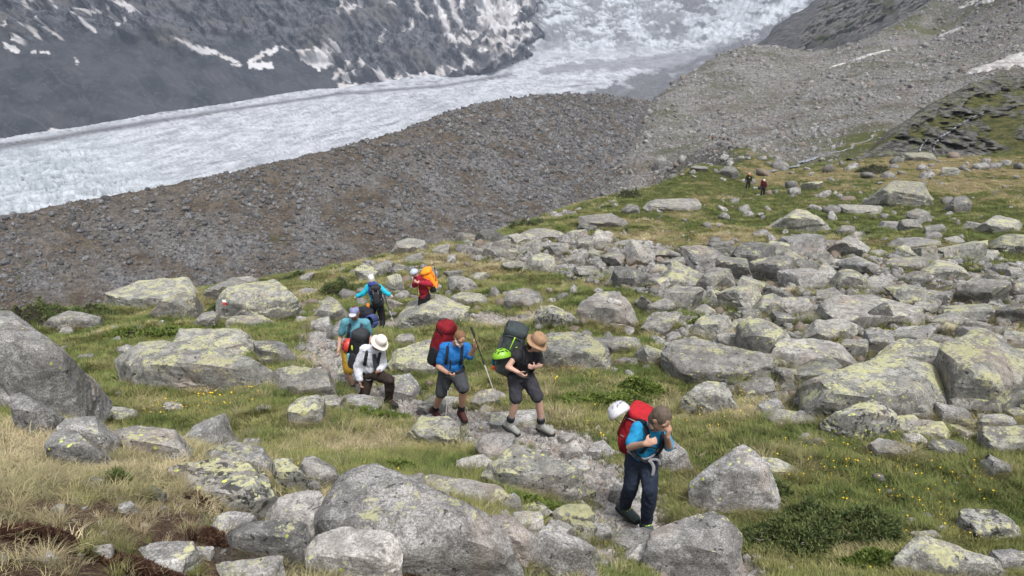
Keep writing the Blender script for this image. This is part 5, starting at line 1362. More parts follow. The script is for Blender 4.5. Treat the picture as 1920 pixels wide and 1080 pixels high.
w2.boots(flat_mat('grey_boot', (.25, .25, .235), .7), cloth('grey_sock', (.14,.14,.16)), M_black)
w2.hair(cloth('dark_brown_hair', (.055, .03, .02)), down=.05)
w2.brim_hat(cloth('brown_hat_cloth', (.30, .19, .115)), .158, .098, cloth('brown_hat_band', (.32,.19,.11)))
w2.straps(M_black, .026, True, cloth('dark_belt', (.05,.052,.05)))
M_slate = cloth('slate_ripstop', (.055, .066, .068)); M_lime = flat_mat('lime_trim', (.38, .68, .04), .6, .3, .05)
pk = Pack('big slate grey backpack with lime trim on the walker in the brown sun hat', G(974,607,Y+.05), G(946,692,Y+.12), (-.85,.1,.35), .33, .31, M_slate, cloth('dark_slate_lid', (.045,.055,.058)), Y, trim=cloth('slate_pocket', (.085,.095,.092)), lidc=M_black)
pk.add('lime_strip', [tube(spline([G(956,655,Y-.13), G(961,643,Y-.14), G(967,630,Y-.12)], 8), .014, 6, .5)], M_lime)
pk.add('lime_strip', [tube(spline([G(966,652,Y-.12), G(978,648,Y-.12)], 4), .010, 6, .5)], M_lime)
pk.add('rolled_mat', [capsule(G(937,690,Y+.02), G(958,700,Y+.10), .075, .075)], cloth('olive_stuff_sack', (.10,.105,.09)))
helmet_thing('lime green helmet hanging on the side of the slate grey backpack', G(941,669,Y-.14), (-.15,.25,.95), (-.9,-.35,-.1), flat_mat('lime_shell', (.19,.40,.02), .4, .5, .04), .125)
e = empty('water_bottle', G(926,688,Y+.02)); tag(e, 'small orange capped bottle dangling under the lime green helmet', 'bottle'); c = G(926,684,Y+.02)
plain('bottle_body', [capsule(c + np.array([-.01,0,.08]), c + np.array([0,0,.0]), .022, .024)], cloth('blue_bottle', (.03,.14,.22)), e, G(926,688,Y+.02)); plain('cap', [capsule(c - np.array([0,0,.03]), c - np.array([.01,0,.055]), .033, .030)], flat_mat('orange_cap', (.75,.14,.03)), e, G(926,688,Y+.02))
# ---- 3 bearded man in blue
Y = 10.8
w3 = Figure('bearded man in bright blue t-shirt and grey shorts with maroon boots holding two trekking poles', Y,
 dict(head=(862,634,-.22), neck=(853,646,-.08), chest=(851,665,-.05), pel=(846,698,.02), shL=(833,650,-.05), elL=(822,688,-.05), haL=(841,700,-.32), shR=(874,651,-.02), elR=(881,668,-.12), haR=(891,649,-.30),
      hipL=(836,704,.02), knL=(827,737,.0), anL=(815,769,.35), toeL=(824,781,.22), hipR=(858,704,.0), knR=(869,728,-.28), anR=(865,771,-.05), toeR=(875,794,-.25), dirL=(.6,-.6,-.1), dirR=(.1,-.3,.9)),
 face=(.40,-.66,-.60), up=(.3,-.35,.85), build=1.10, tone=(.47, .27, .19))
w3.shirt('t_shirt', cloth('blue_jersey', (.022, .15, .43)), .38, .014)
w3.trousers('shorts', cloth('grey_shorts', (.052, .055, .062)), .47, .034, .02)
w3.boots(flat_mat('maroon_boot', (.062, .020, .020), .7), cloth('black_sock', (.015,.015,.017)), M_black)
w3.hair(cloth('ginger_grey_hair', (.19, .105, .06)), k=.99); w3.beard(cloth('white_beard', (.62, .58, .54)))
w3.straps(M_black, .022, False, M_black)
w3.part('wrist_watch', [tube([w3.P['haR'] - unit(w3.P['haR'] - w3.P['elR']) * .03 + np.array([math.cos(t), 0, math.sin(t)]) * .034 for t in np.linspace(0, 6.28, 14)], .009, 6)], M_black)
pk = Pack('tall dark red and black backpack of the bearded man', G(842,602,Y+.10), G(817,682,Y+.2), (-.75,.55,.2), .32, .27, M_dred, M_dred, Y, trim=M_black, strapc=M_black, lidc=M_black)
pole_thing('trekking pole planted upright by the bearded man', G(845,678,Y-.38), G(835,787,Y-.30))
pole_thing('trekking pole slanting out ahead from the bearded man\'s raised hand', G(884,616,Y-.34), G(935,758,Y-.55))
# ---- 4 man in the white shirt
Y = 12.0
w4 = Figure('man in a white long-sleeved shirt and off-white brimmed hat stepping up in brown trousers', Y,
 dict(head=(711,644,-.22), neck=(702,654,-.10), chest=(699,671,-.04), pel=(694,700,.05), shL=(684,654,-.05), elL=(670,688,-.04), haL=(675,715,-.12), shR=(714,659,-.04), elR=(718,684,.02), haR=(711,695,-.22),
      hipL=(689,704,.08), knL=(685,735,.0), anL=(674,752,.30), toeL=(688,762,.25), hipR=(702,700,.02), knR=(731,713,-.28), anR=(729,749,-.10), toeR=(747,763,-.22)),
 face=(.5,-.6,-.60), up=(.42,-.3,.85), build=1.05, tone=(.30, .17, .12))
w4.shirt('white_shirt', cloth('white_cotton', (.56, .58, .63)), .93, .026, .03)
P = w4.P; w4.part('dark_undershirt', [ellipsoid(P['chest'] + np.array([.07,-.125,-.03]), (.045,.01,0), (0,.045,0), (-.02,0,.19), e=.8)], cloth('charcoal_vest', (.04,.042,.05)))
w4.trousers('trousers', cloth('dark_brown_trousers', (.036, .026, .022)), .97, .026, .026)
w4.boots(flat_mat('black_boot', (.025, .024, .024), .7), None, flat_mat('red_lace', (.4,.03,.03)))
w4.brim_hat(cloth('off_white_hat_cloth', (.62, .57, .52)), .168, .102, cloth('off_white_hat_band', (.55,.50,.46)))
w4.straps(M_black, .03, False)
pk = Pack('black backpack on the white-shirted man', G(680,617,Y+.10), G(667,688,Y+.14), (-.85,.35,.1), .32, .27, M_black, cloth('grey_black_lid', (.035,.037,.042)), Y, trim=cloth('dark_grey_pocket', (.03,.03,.035)))
pk.add('yellow_tag', [ellipsoid(G(660,652,Y-.02), (.015,0,0), (0,.008,0), (0,0,.05))], flat_mat('neon_tag', (.55,.65,.04)))
pk.add('water_bladder_sleeve', [ellipsoid(G(654,672,Y+.02), (.03,0,0), (0,.03,0), (0,0,.10), e=.7)], cloth('light_blue_sleeve', (.12,.38,.50)))
helmet_thing('round red helmet on the back of the black backpack', G(653,648,Y+.12), (-.9,-.1,.25), (0,-.3,-.9), flat_mat('red_shell', (.45,.035,.025), .4, .5, .05), .125)
# ---- 5 man with sunglasses and mustard shorts
Y = 12.9
w5 = Figure('man in cap and sunglasses wearing a teal t-shirt and mustard shorts', Y,
 dict(head=(665,586,-.12), neck=(666,600,-.02), chest=(667,619,0), pel=(660,654,.05), shL=(647,604,0), elL=(638,632,.05), haL=(635,655,-.08), shR=(686,605,.0), elR=(694,630,.08), haR=(690,650,-.10),
      hipL=(652,658,.05), knL=(653,699,-.05), anL=(663,730,.05), toeL=(660,741,-.12), hipR=(669,658,.05), knR=(674,697,.02), anR=(682,726,.20), toeR=(686,738,.05)),
 face=(-.10,-.90,-.35), up=(0,-.2,1), build=1.05, tone=(.45, .27, .20))
w5.shirt('t_shirt', cloth('teal_jersey', (.10, .27, .33)), .42, .018)
w5.trousers('shorts', cloth('mustard_shorts', (.36, .22, .03)), .44, .03, .02)
w5.boots(flat_mat('brown_boot', (.10, .05, .04), .7), cloth('dark_sock', (.02,.02,.024)), M_black)
w5.hair(cloth('short_brown_hair', (.10, .06, .04)), k=.98); w5.beard(cloth('brown_beard', (.17, .09, .055)))
w5.cap(cloth('blue_grey_cap', (.20,.22,.36)), cloth('light_visor', (.42,.44,.52)))
H, f, u, x = w5.P['head'], w5.face, w5.up, w5.side
g_ = w5.part('sunglasses', [ellipsoid(H + f * .096 + x * k * .034 + u * .012, x * .031, f * .012, u * .021, 12, 8) for k in (-1, 1)] + [tube([H + f * .10 + x * .08 * k + u * .016 - f * .02 * abs(k) for k in (-1, 0, 1)], .005, 6)], flat_mat('black_lens', (.01,.01,.012), .15, .6))
w5.straps(cloth('navy_strap', (.03,.035,.06)), .028, True)
w5.part('red_buckle', [ellipsoid(w5.P['chest'] + np.array([.02,-.175,.03]), (.012,0,0), (0,.01,0), (0,0,.018))], flat_mat('red_plastic', (.6,.03,.03)))
pk = Pack('navy backpack of the man in sunglasses showing above his shoulder', G(684,576,Y+.26), G(676,648,Y+.26), (.15,1,.1), .34, .26, cloth('navy_pack', (.022,.028,.055)), cloth('black_lid', (.02,.022,.03)), Y)
e = empty('rolled_rope', G(696,604,Y+.12)); tag(e, 'coiled blue rope roll hanging beside the shoulder of the man in sunglasses', 'rope', 'ropes on packs')
for k in range(5): plain('coil', [tube([G(696,603,Y+.12) + np.array([math.cos(t) * .085 + k * .016 - .03, (k - 2) * .022, math.sin(t) * .13]) for t in np.linspace(0, 6.28, 22)], .012, 6)], cloth('blue_rope', (.06,.08,.20)), e, G(696,604,Y+.12))
# ---- 6 woman in turquoise jacket seen from behind
Y = 20.3
w6 = Figure('white-haired woman in a turquoise jacket and black breeches seen from behind', Y,
 dict(head=(696,523,.0), neck=(698,532,.02), chest=(702,548,0), pel=(706,574,-.02), shL=(712,538,.02), elL=(722,548,-.10), haL=(731,553,-.10), shR=(690,538,.02), elR=(682,550,.0), haR=(669,556,.05),
      hipL=(713,577,0), knL=(717,598,.05), anL=(717,618,-.02), toeL=(716,623,.14), hipR=(699,577,0), knR=(697,594,.25), anR=(700,610,.30), toeR=(698,614,.45)),
 face=(-.25,.9,-.1), up=(-.1,0,1), build=1.0, tone=(.52, .33, .27), voxel=.013)
w6.shirt('jacket', cloth('turquoise_jacket', (.02, .40, .55)), .93, .028, .03)
w6.trousers('breeches', cloth('black_breeches', (.022, .021, .025)), .72, .03, .02)
w6.boots(flat_mat('dark_boot', (.05, .04, .04), .7), cloth('mid_sock', (.05,.05,.06)))
w6.hair(cloth('white_hair', (.62, .59, .55)), k=1.12, amp=.012)
w6.part('hood', [ellipsoid(G(699,533,Y-.06), (.15,0,0), (0,.10,0), (0,0,.08))], cloth('royal_blue_hood', (.03,.05,.22)))
w6.part('blue_panel', [ellipsoid(G(701,545,Y-.04), (.165,0,.0), (0,.13,0), (0,0,.17), e=.8)], cloth('royal_blue_panel', (.03,.045,.17)))
pk = Pack('small black daypack on the woman in the turquoise jacket', G(704,533,Y-.25), G(709,575,Y-.22), (0,-1,.1), .30, .22, M_black, cloth('black_grey_lid', (.03,.032,.038)), Y, trim=cloth('charcoal_pocket', (.035,.037,.045)), strapc=M_grey_strap)
e = empty('hip_bag', G(690,576,Y-.1)); tag(e, 'little orange bag hanging at the left hip of the white-haired woman', 'bag'); plain('pouch', [ellipsoid(G(690,573,Y-.16), (.05,0,0), (0,.04,0), (0,0,.07), e=.8)], flat_mat('orange_pouch', (.8,.22,.03)), e, G(690,576,Y-.1))
pole_thing('trekking pole in the right hand of the white-haired woman', G(720,553,Y-.2), G(741,613,Y-.30))
# ---- 7 climber in the red jacket with orange rain cover
Y = 20.6
w7 = Figure('hiker in a crimson jacket and pale helmet leaning forward behind the big crest boulder', Y,
 dict(head=(777,512,-.12), neck=(784,518,-.05), chest=(790,531,0), pel=(796,555,.05), shL=(781,522,.0), elL=(777,535,-.12), haL=(777,530,-.25), shR=(799,523,-.08), elR=(808,534,-.16), haR=(787,530,-.30),
      hipL=(792,558,.05), knL=(788,577,.0), anL=(782,600,.10), toeL=(775,606,.05), hipR=(800,558,.0), knR=(794,580,-.05), anR=(800,604,.10), toeR=(792,609,.05)),
 face=(-.80,-.42,-.35), up=(-.3,-.2,.9), build=1.05, tone=(.45, .25, .20), voxel=.013)
w7.shirt('jacket', cloth('crimson_jacket', (.27, .018, .035)), .95, .028, .03)
w7.trousers('trousers', cloth('black_trousers', (.014, .014, .016)), .98, .022, .02)
w7.boots(M_polebl)
w7.helmet_on(flat_mat('pale_blue_shell', (.42, .48, .58), .4, .5, .05))
w7.part('yellow_strap', [tube(spline([w7.P['shR'] + np.array([-.05,-.17,.0]), w7.P['chest'] + np.array([-.1,-.22,.0]), w7.P['chest'] + np.array([-.05,-.2,-.25]), w7.P['pel'] + np.array([-.16,-.17,-.02])], 10), .012, 6, .4)], flat_mat('yellow_webbing', (.55,.5,.2)))
pk = Pack('pack with a bright orange rain cover on the hiker in the crimson jacket', G(796,503,Y+.02), G(815,541,Y+.08), (.9,-.1,.35), .42, .30, flat_mat('orange_rain_cover', (.95, .27, .01), .5, .4, .06), flat_mat('orange_cover_top', (.93, .27, .01), .5, .4, .06), Y, trim=M_black, pockets=False, na=.02)
pk.add('black_base', [ellipsoid(G(812,539,Y), (.11,0,.0), (0,.15,0), (.0,0,.15), e=.75)], M_black)
pole_thing('trekking pole strapped upright to the pack with the orange rain cover', G(815,503,Y-.1), G(820,552,Y-.05))
# ---- 8, 9 the far pair, 10-12 the specks on the talus
def far_person(label, hx, hy, fx, fy, Y, jacket, helm, legs=(.015,.015,.018), voxel=.03, group='far hikers on the grass'):
    k = (fy - hy); J = {}
    def p(n, dx, f, dz=0): J[n] = (hx + (fx - hx) * f + dx * k / 28, hy + k * f, dz)
    p('head', 0, .07); p('neck', 0, .14); p('chest', 0, .28); p('pel', 0, .50)
    p('shL', -3.2, .19); p('elL', -4.6, .33); p('haL', -4.9, .47, -.1); p('shR', 3.2, .19); p('elR', 4.6, .33); p('haR', 4.9, .48, -.1)
    p('hipL', -1.6, .52); p('knL', -2.4, .74, -.1); p('anL', -2.9, .94); p('toeL', -2.9, .99, -.12); p('hipR', 1.6, .52); p('knR', 2.1, .75); p('anR', 1.5, .95, .15); p('toeR', 1.5, 1.0, .0)
    w = Figure(label, Y, J, (0, -1, -.2), (0, 0, 1), tone=(.4, .24, .18), voxel=voxel, group=group, lod=1)
    w.shirt('jacket', cloth('far_jacket', jacket), .95, .04, .02); w.trousers('trousers', cloth('far_trousers', legs), .97, .03, .02)
    w.boots(M_sole) if voxel < .035 else None
    H = w.P['head']; w.part('helmet', [ellipsoid(H + np.array([0, 0, .05]), (.125, 0, 0), (0, .14, 0), (0, 0, .12), 14, 8)], flat_mat('far_helmet', helm, .5))
    return w
a_ = far_person('far hiker dressed in black with an orange helmet, left one of the far pair', 1405, 325, 1402, 356, 81, (.018,.018,.016), (.80,.26,.12))
H = a_.P['chest']; e = empty('backpack', H); tag(e, 'dark pack with yellow flap on the far hiker in black', 'backpack', 'backpacks carried by the hikers')
plain('pack_body', [ellipsoid(H + np.array([0,.24,.02]), (.2,0,0), (0,.14,0), (0,0,.32), e=.7)], M_black, e, H); plain('chest_pouch', [ellipsoid(H + np.array([.02,-.18,.06]), (.06,0,0), (0,.04,0), (0,0,.09))], flat_mat('yellow_pouch', (.45,.42,.05)), e, H)
b_ = far_person('far hiker with white helmet and dark red jacket, right one of the far pair', 1433, 337, 1430, 366, 76, (.05,.010,.014), (.72,.68,.70))
H = b_.P['chest']; e = empty('backpack', H); tag(e, 'dark red pack on the far hiker with the white helmet', 'backpack', 'backpacks carried by the hikers')
plain('pack_body', [ellipsoid(H + np.array([0,.24,.06]), (.24,0,0), (0,.15,0), (0,0,.34), e=.7)], M_dred, e, H); plain('lid', [ellipsoid(H + np.array([0,.22,.36]), (.2,0,0), (0,.13,0), (0,0,.08), e=.7)], M_dred, e, H)
c = b_.P['haL'] - np.array([.12, 0, .12]); e = empty('hand_bag', c); tag(e, 'black bag carried low by the far hiker with the white helmet', 'bag'); plain('pouch', [ellipsoid(c, (.17,0,0), (0,.1,0), (0,0,.15), e=.7)], M_black, e, c); plain('handle', [tube(spline([c + np.array([-.08,0,.12]), c + np.array([0,0,.24]), c + np.array([.08,0,.12])], 6), .012, 6)], M_black, e, c)
for hx, hy, fx, fy, Y_, jk, lb in [(1336,253,1336,264,196,(.16,.09,.05),'tiny hiker in brown, leftmost of three walking on the boulder slope'), (1357,258,1357,269,190,(.02,.02,.02),'tiny dark hiker in the middle of the three on the boulder slope'), (1365,258,1364,270,186,(.015,.015,.015),'tiny black figure, rightmost of the three on the boulder slope')]:
    far_person(lb, hx, hy, fx, fy, Y_, jk, (.10,.05,.04), voxel=.05, group='tiny hikers on the boulder slope')
# ================================================================ LOW SHRUBS, HEATH AND MOSS
def mat_leafy(name, a, b, tip):
    m = NT(name, .7, .25); P = m.pos(); n = m.noise(P, 3.0, 5, .65); f = m.noise(P, 22, 3, .7)
    c = m.mix(m.map(n, .35, .65), a, b); c = m.mix(m.map(f, .48, .66, 0, .8), c, tip)
    return m.done(c)
MP = {'j': mat_leafy('juniper_needles', (.040, .064, .020), (.085, .108, .034), (.18, .20, .075)),
      'b': mat_leafy('bilberry_leaves', (.060, .095, .018), (.11, .15, .03), (.20, .23, .06)),
      'm': mat_leafy('brown_red_moss', (.030, .013, .009), (.060, .028, .018), (.13, .075, .045))}
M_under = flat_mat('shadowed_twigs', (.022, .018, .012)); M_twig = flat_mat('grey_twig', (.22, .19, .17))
def shrub(kind, px, py, hw, hh, hgt, label, n=3000, cat=None, name=None, twigs=0):
    n = int(n * .44)
    r_ = np.random.default_rng(int(px * 7 + py)); c = hits(px, py)[0]; a = hw * c[1] / FPX * 1.05; e = max(.16, -c[2] / c[1]); b = min(a * 1.3, hh * c[1] / FPX / math.sin(math.atan(e)) * .9)
    nm = name or {'j': 'juniper_shrub', 'b': 'bilberry_mat', 'm': 'moss_cushion'}[kind]
    root = empty(nm, c); tag(root, label, cat or {'j': 'shrub', 'b': 'shrub', 'm': 'moss'}[kind], {'j': 'low junipers', 'b': 'bilberry mats', 'm': 'moss cushions'}[kind])
    ph = r_.random(8) * 6.28
    def outline(t): return 1 + .16 * np.sin(2 * t + ph[0]) + .12 * np.sin(3 * t + ph[1]) + .09 * np.sin(5 * t + ph[2]) + .06 * np.sin(9 * t + ph[3])
    def dome(rr, t):
        x = c[0] + np.cos(t) * rr * a * outline(t); y = c[1] + np.sin(t) * rr * b * outline(t)
        lump = .35 + 1.3 * np.clip(n2(x + 9, y, .36, 3, 7) * 1.3 + .32, 0, 1)
        return x, y, ground_h(x, y) + hgt * np.clip(1 - rr ** 2.4, 0, 1) ** .6 * lump
    t = np.linspace(0, 2 * math.pi, 36, endpoint=False); rr = np.linspace(.02, 1, 12); T, Q = np.meshgrid(t, rr)
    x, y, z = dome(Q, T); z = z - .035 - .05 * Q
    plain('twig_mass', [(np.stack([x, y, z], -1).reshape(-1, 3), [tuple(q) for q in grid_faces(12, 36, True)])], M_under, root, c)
    rr = np.sqrt(r_.random(n)) * 1.02; t = r_.random(n) * 6.283; x, y, z = dome(np.minimum(rr, .999), t)
    ok = ~on_rock(x, y, .7) if kind != 'm' else np.ones(n, bool); x, y, z, t = x[ok], y[ok], z[ok], t[ok]; n = len(x)
    L = {'j': .066, 'b': .042, 'm': .036}[kind] * (c[1] / 7) ** .5; V = []
    w = {'j': .20, 'b': .6, 'm': .3}[kind]
    t = t[:len(x)] if len(t) != len(x) else t
    base = np.stack([x, y, z - L * .5 + r_.normal(0, .25, n) * L], -1)
    d0_ = np.stack([np.cos(t) * .5, np.sin(t) * .5, np.full(n, .55)], -1) + r_.normal(0, .55, (n, 3)); vs = []
    for k in range(4):
        d = d0_ + r_.normal(0, .55, (n, 3)); d /= np.linalg.norm(d, axis=1)[:, None]; s = np.cross(d, r_.normal(size=(n, 3))); s /= np.linalg.norm(s, axis=1)[:, None]
        l = L * (.7 + .7 * r_.random((n, 1))); m_ = base + d * l * .5
        vs.append(np.stack([base, m_ + s * l * w * .5, base + d * l, m_ - s * l * w * .5], 1))
    V = np.concatenate(vs).reshape(-1, 3); F = np.arange(len(V)).reshape(-1, 4)
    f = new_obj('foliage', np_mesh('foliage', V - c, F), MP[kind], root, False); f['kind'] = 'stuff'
    for i in range(twigs):
        q = dome(np.array([.75]), np.array([math.pi + .2 + r_.random() * 1.2]))
        p0 = np.array([q[0][0], q[1][0], q[2][0] + .0]); d = np.array([-.5 + r_.normal(0, .3), -.35, .12 + r_.random() * .25]); p = [p0 - d * .1]
        for j in range(4): p.append(p[-1] + d * .07 + r_.normal(0, .010, 3))
        plain('branch', [tube(p, [.006, .005, .004, .003, .002], 5)], M_twig, root, c)
    return root
for a in [('j',1540,1005,170,70,.24,'sprawling dark juniper bush filling the lower right foreground below the peaked boulder',15000,None,None,7),
 ('b',1650,1062,85,26,.13,'bright green bilberry patch at the near edge of the sprawling juniper',5000),
 ('j',1440,930,45,24,.24,'outlying juniper tuft between the peaked boulder and the sprawling juniper',2600),
 ('j',478,590,74,30,.55,'thick juniper mound growing over the trail mark boulder',6000), ('j',55,603,75,30,.55,'dark juniper mat at the left edge on the meadow rim',5000),
 ('j',160,592,60,18,.35,'juniper mat left of the broad pale green boulder',3500), ('j',545,527,26,9,.35,'little dark juniper on the rim right of the trail mark boulder',1300),
 ('b',320,632,110,13,.22,'long green heath strip behind the long lichen boulder',4500), ('b',1140,752,84,26,.16,'yellow-green bilberry mat right of the walker in the brown hat',6500),
 ('b',1200,735,44,18,.20,'darker bilberry clump above the leading woman\'s pack',2600), ('b',720,787,48,15,.14,'heath hump in front of the white-shirted man',2600), ('j',985,427,34,7,.5,'flat dark juniper on the brink above the moraine',1500),
 ('j',1180,372,18,8,.6,'small round juniper on the far brink of the meadow',900), ('b',240,722,46,17,.2,'leafy clump under the front of the long lichen boulder',2600), ('b',1000,948,60,15,.12,'heath strip between the flat slab and the yellow lichen boulder',3400),
 ('j',224,910,15,12,.10,'small dark green plant in the dry slope',600), ('b',750,880,34,22,.14,'dark leafy clump in the grass behind the giant boulder',2200), ('j',1635,322,26,6,.7,'low dark juniper on the grass below the waterfall knoll',1000),
 ('j',640,545,44,9,.4,'dark heath band behind the rear climbers',2200), ('b',1330,610,50,9,.25,'green heath line at the left rim of the boulder field',2000),
 ('m',785,1075,52,34,.10,'dark brown moss cushion under the giant foreground boulder',9000), ('m',60,1010,75,32,.07,'dark reddish moss cushion at the lower left edge',9000),
 ('m',265,1072,120,24,.06,'wide reddish brown moss carpet at the bottom left',11000), ('m',392,1012,34,28,.06,'brown moss between the rust stained boulder and the jutting slab',4500), ('m',385,945,40,14,.05,'brown moss strip on the dry slope by the spotted boulder',3500)]:
    shrub(*a)
# ================================================================ SCATTER (uncountable: stones of the slopes, grass, gravel, flowers)
def hidden_collection(name, objs):
    c = bpy.data.collections.new(name)
    for o in objs: c.objects.link(o)
    return c
def scatter(name, P, rot, scl, idx, coll):
    """one object that sets the templates of COLL on points"""
    P = np.asarray(P, np.float32)
    me = bpy.data.meshes.new(name); me.vertices.add(len(P)); me.vertices.foreach_set('co', P.ravel())
    a = me.attributes.new('rot', 'FLOAT_VECTOR', 'POINT'); a.data.foreach_set('vector', np.asarray(rot, np.float32).ravel())
    a = me.attributes.new('scl', 'FLOAT_VECTOR', 'POINT'); a.data.foreach_set('vector', np.asarray(scl, np.float32).ravel())
    a = me.attributes.new('idx', 'INT', 'POINT'); a.data.foreach_set('value', np.asarray(idx, np.int32))
    o = bpy.data.objects.new(name, me); COL.objects.link(o)
    ng = bpy.data.node_groups.new(name, 'GeometryNodeTree')
    ng.interface.new_socket('Geometry', in_out='INPUT', socket_type='NodeSocketGeometry')
    ng.interface.new_socket('Geometry', in_out='OUTPUT', socket_type='NodeSocketGeometry')
    N = ng.nodes; L = ng.links
    gi = N.new('NodeGroupInput'); go = N.new('NodeGroupOutput')
    ci = N.new('GeometryNodeCollectionInfo'); ci.inputs['Collection'].default_value = coll
    ci.inputs['Separate Children'].default_value = True; ci.inputs['Reset Children'].default_value = True
    iop = N.new('GeometryNodeInstanceOnPoints'); iop.inputs['Pick Instance'].default_value = True
    def na(n, t):
        x = N.new('GeometryNodeInputNamedAttribute'); x.data_type = t; x.inputs['Name'].default_value = n; return x.outputs['Attribute']
    L.new(gi.outputs[0], iop.inputs['Points']); L.new(ci.outputs[0], iop.inputs['Instance'])
    L.new(na('idx', 'INT'), iop.inputs['Instance Index']); L.new(na('scl', 'FLOAT_VECTOR'), iop.inputs['Scale'])
    e = N.new('FunctionNodeEulerToRotation'); L.new(na('rot', 'FLOAT_VECTOR'), e.inputs[0]); L.new(e.outputs[0], iop.inputs['Rotation'])
    L.new(iop.outputs[0], go.inputs[0])
    md = o.modifiers.new('scatter', 'NODES'); md.node_group = ng
    return tag(o, kind='stuff')
def tmpl(name, V, F, mat, smooth=False):
    me = np_mesh(name, V, F); me.materials.append(mat)
    if smooth: me.polygons.foreach_set('use_smooth', [True] * len(me.polygons))
    return bpy.data.objects.new(name, me)
rs = np.random.default_rng(11)
# --- stones
def mat_stone(name, a, b, tint=(.17, .13, .10)):
    m = NT(name, .9, .2); P = m.shift(m.obj(), 9)
    c = m.mix(m.rand(), a, b)
    c = m.mix(m.map(m.noise(P, 2.2, 5, .65), .38, .66), c, tuple(x * .62 for x in a))
    c = m.mix(m.map(m.math('FRACT', m.math('MULTIPLY', m.rand(), 7.3)), .84, .88, 0, .8), c, tint)
    return m.done(c, m.bump(m.noise(P, 5, 4, .7), .5, .08))
MS_near = mat_stone('loose_granite', (.17, .165, .155), (.38, .37, .355))
MS_mor = mat_stone('moraine_stone', (.07, .07, .074), (.235, .232, .235), (.125, .10, .08))
MS_tal = mat_stone('talus_stone', (.14, .136, .132), (.33, .322, .31), (.17, .14, .115))
def stone_set(tag_, mat, n=9, lvl=2):
    L = []
    for i in range(n):
        r_ = np.random.default_rng(300 + i)
        X_, F = rock_geo(rand_hull(r_, 1, .8, .55 + .3 * r_.random()), lvl, 40 + i, 22., .07)
        L.append(tmpl(f'{tag_}_{i}', X_, F, mat))
    return hidden_collection(tag_, L)
C_near = stone_set('near_stone', MS_near); C_mor = stone_set('moraine_stones', MS_mor); C_tal = stone_set('talus_stones', MS_tal)
def rots(n, tilt=.35):
    return np.stack([rs.normal(0, tilt, n), rs.normal(0, tilt, n), rs.random(n) * 6.283], -1)
def scl(s, var=.3):
    return s[:, None] * (1 + (rs.random((len(s), 3)) - .5) * 2 * var)
def power(n, a, b, k=2.2):
    """sizes from a to b, most of them small"""
    u = rs.random(n); e = 1 - k
    return (a ** e + u * (b ** e - a ** e)) ** (1 / e)
# moraine face
NM = 150000
i = rs.random(NM) * (NS - 1); tq = rs.random(NM) ** 0.9; j = (NT_ - 1) * (.47 + .53 * tq)
i0 = np.clip(i.astype(int), 0, NS - 2); j0 = np.clip(j.astype(int), 0, NT_ - 2); fi, fj = i - i0, j - j0
def bil(A_): return A_[i0, j0] * (1 - fi) * (1 - fj) + A_[i0 + 1, j0] * fi * (1 - fj) + A_[i0, j0 + 1] * (1 - fi) * fj + A_[i0 + 1, j0 + 1] * fi * fj
Pm = np.stack([bil(MOR[0]), bil(MOR[1]), bil(MOR[2])], -1)
dens = .30 + 1.5 * sstep(-.12, .25, n2(i, tq * 14, 5, 4, 91) * .8 + n2(Pm[:, 0], Pm[:, 1], 9, 4, 90) * .6) * (.45 + .55 * tq)
u_, v_ = PIX(Pm); dr = np.hypot(Pm[:, 0], Pm[:, 1])
k = (rs.random(NM) < dens) & (u_ > -150) & (u_ < 1400) & (v_ < 640)
sz = power(NM, .12, .70, 2.5) * (.55 + .45 * sstep(0, .12, tq)) * np.clip(dr / 150, .8, 1.5)
scatter('moraine_stones', Pm[k] + np.array([0, 0, .02]), rots(k.sum()), scl(sz[k]), rs.integers(0, 9, k.sum()), C_mor)
# talus and valley floor
def fan_points(n, y0, y1, half=.80, pw=1.0):
    """points spread over the ground in front of the camera, thinning with distance"""
    r = np.exp(rs.random(n) ** pw * math.log(y1 / y0)) * y0; x = (rs.random(n) * 2 - 1) * half * r
    return x, r
x, y = fan_points(150000, 85, 520, .85, .8)
z = ground_h(x, y); u_, v_ = PIX(np.stack([x, y, z], -1))
pa, sc_, dr_, so_, ds_ = cover(x, y, z)
k = (rs.random(len(x)) < sc_ * (.40 + .9 * sstep(-.2, .3, n2(x, y, 14, 4, 92)))) & (u_ > 900) & (u_ < 2050) & (v_ > -60) & (v_ < 420) & (ds_ > 1.2)
x, y, z = x[k], y[k], z[k]; sz = power(len(x), .12, 1.2, 2.8) * np.clip(y / 220, .8, 1.5)
scatter('talus_stones', np.stack([x, y, z], -1), rots(len(x)), scl(sz), rs.integers(0, 9, len(x)), C_tal)
# loose stones between the boulders, beside the path, on the stream banks
L_ = []
for poly, n, (a, b) in [(ZONES[0][0], 11000, (5, 24)), (ZONES[1][0], 4500, (5, 20)), (ZONES[2][0], 380, (4, 11)), (ZONES[3][0], 200, (4, 12)), (ZONES[6][0], 1500, (3, 16)), (ZONES[8][0], 900, (6, 30)),
                        ([(1100,870),(1420,1000),(1420,1080),(1120,1080),(1060,940)], 900, (4, 15)), ([(920,405),(1120,395),(1060,420),(880,440)], 0, (5, 10)), (ZONES[9][0], 500, (3, 10)), ([(880,425),(1130,385),(1160,370),(1160,385),(960,425)], 300, (5, 16))]:
    if not n: continue
    P_ = np.array(poly, float); lo, hi = P_.min(0), P_.max(0); xy = lo + (hi - lo) * rs.random((n * 3, 2)); xy = xy[in_poly(xy[:, 0], xy[:, 1], poly)][:n]
    H = hits(xy[:, 0], xy[:, 1]); s_ = power(len(xy), a, b, 2.0) / 2 * H[:, 1] / FPX
    cl = sstep(-.12, .12, n2(H[:, 0], H[:, 1], 2.2, 3, 93)); kk = rs.random(len(s_)) < .25 + cl
    L_.append(np.c_[H[kk], s_[kk]])
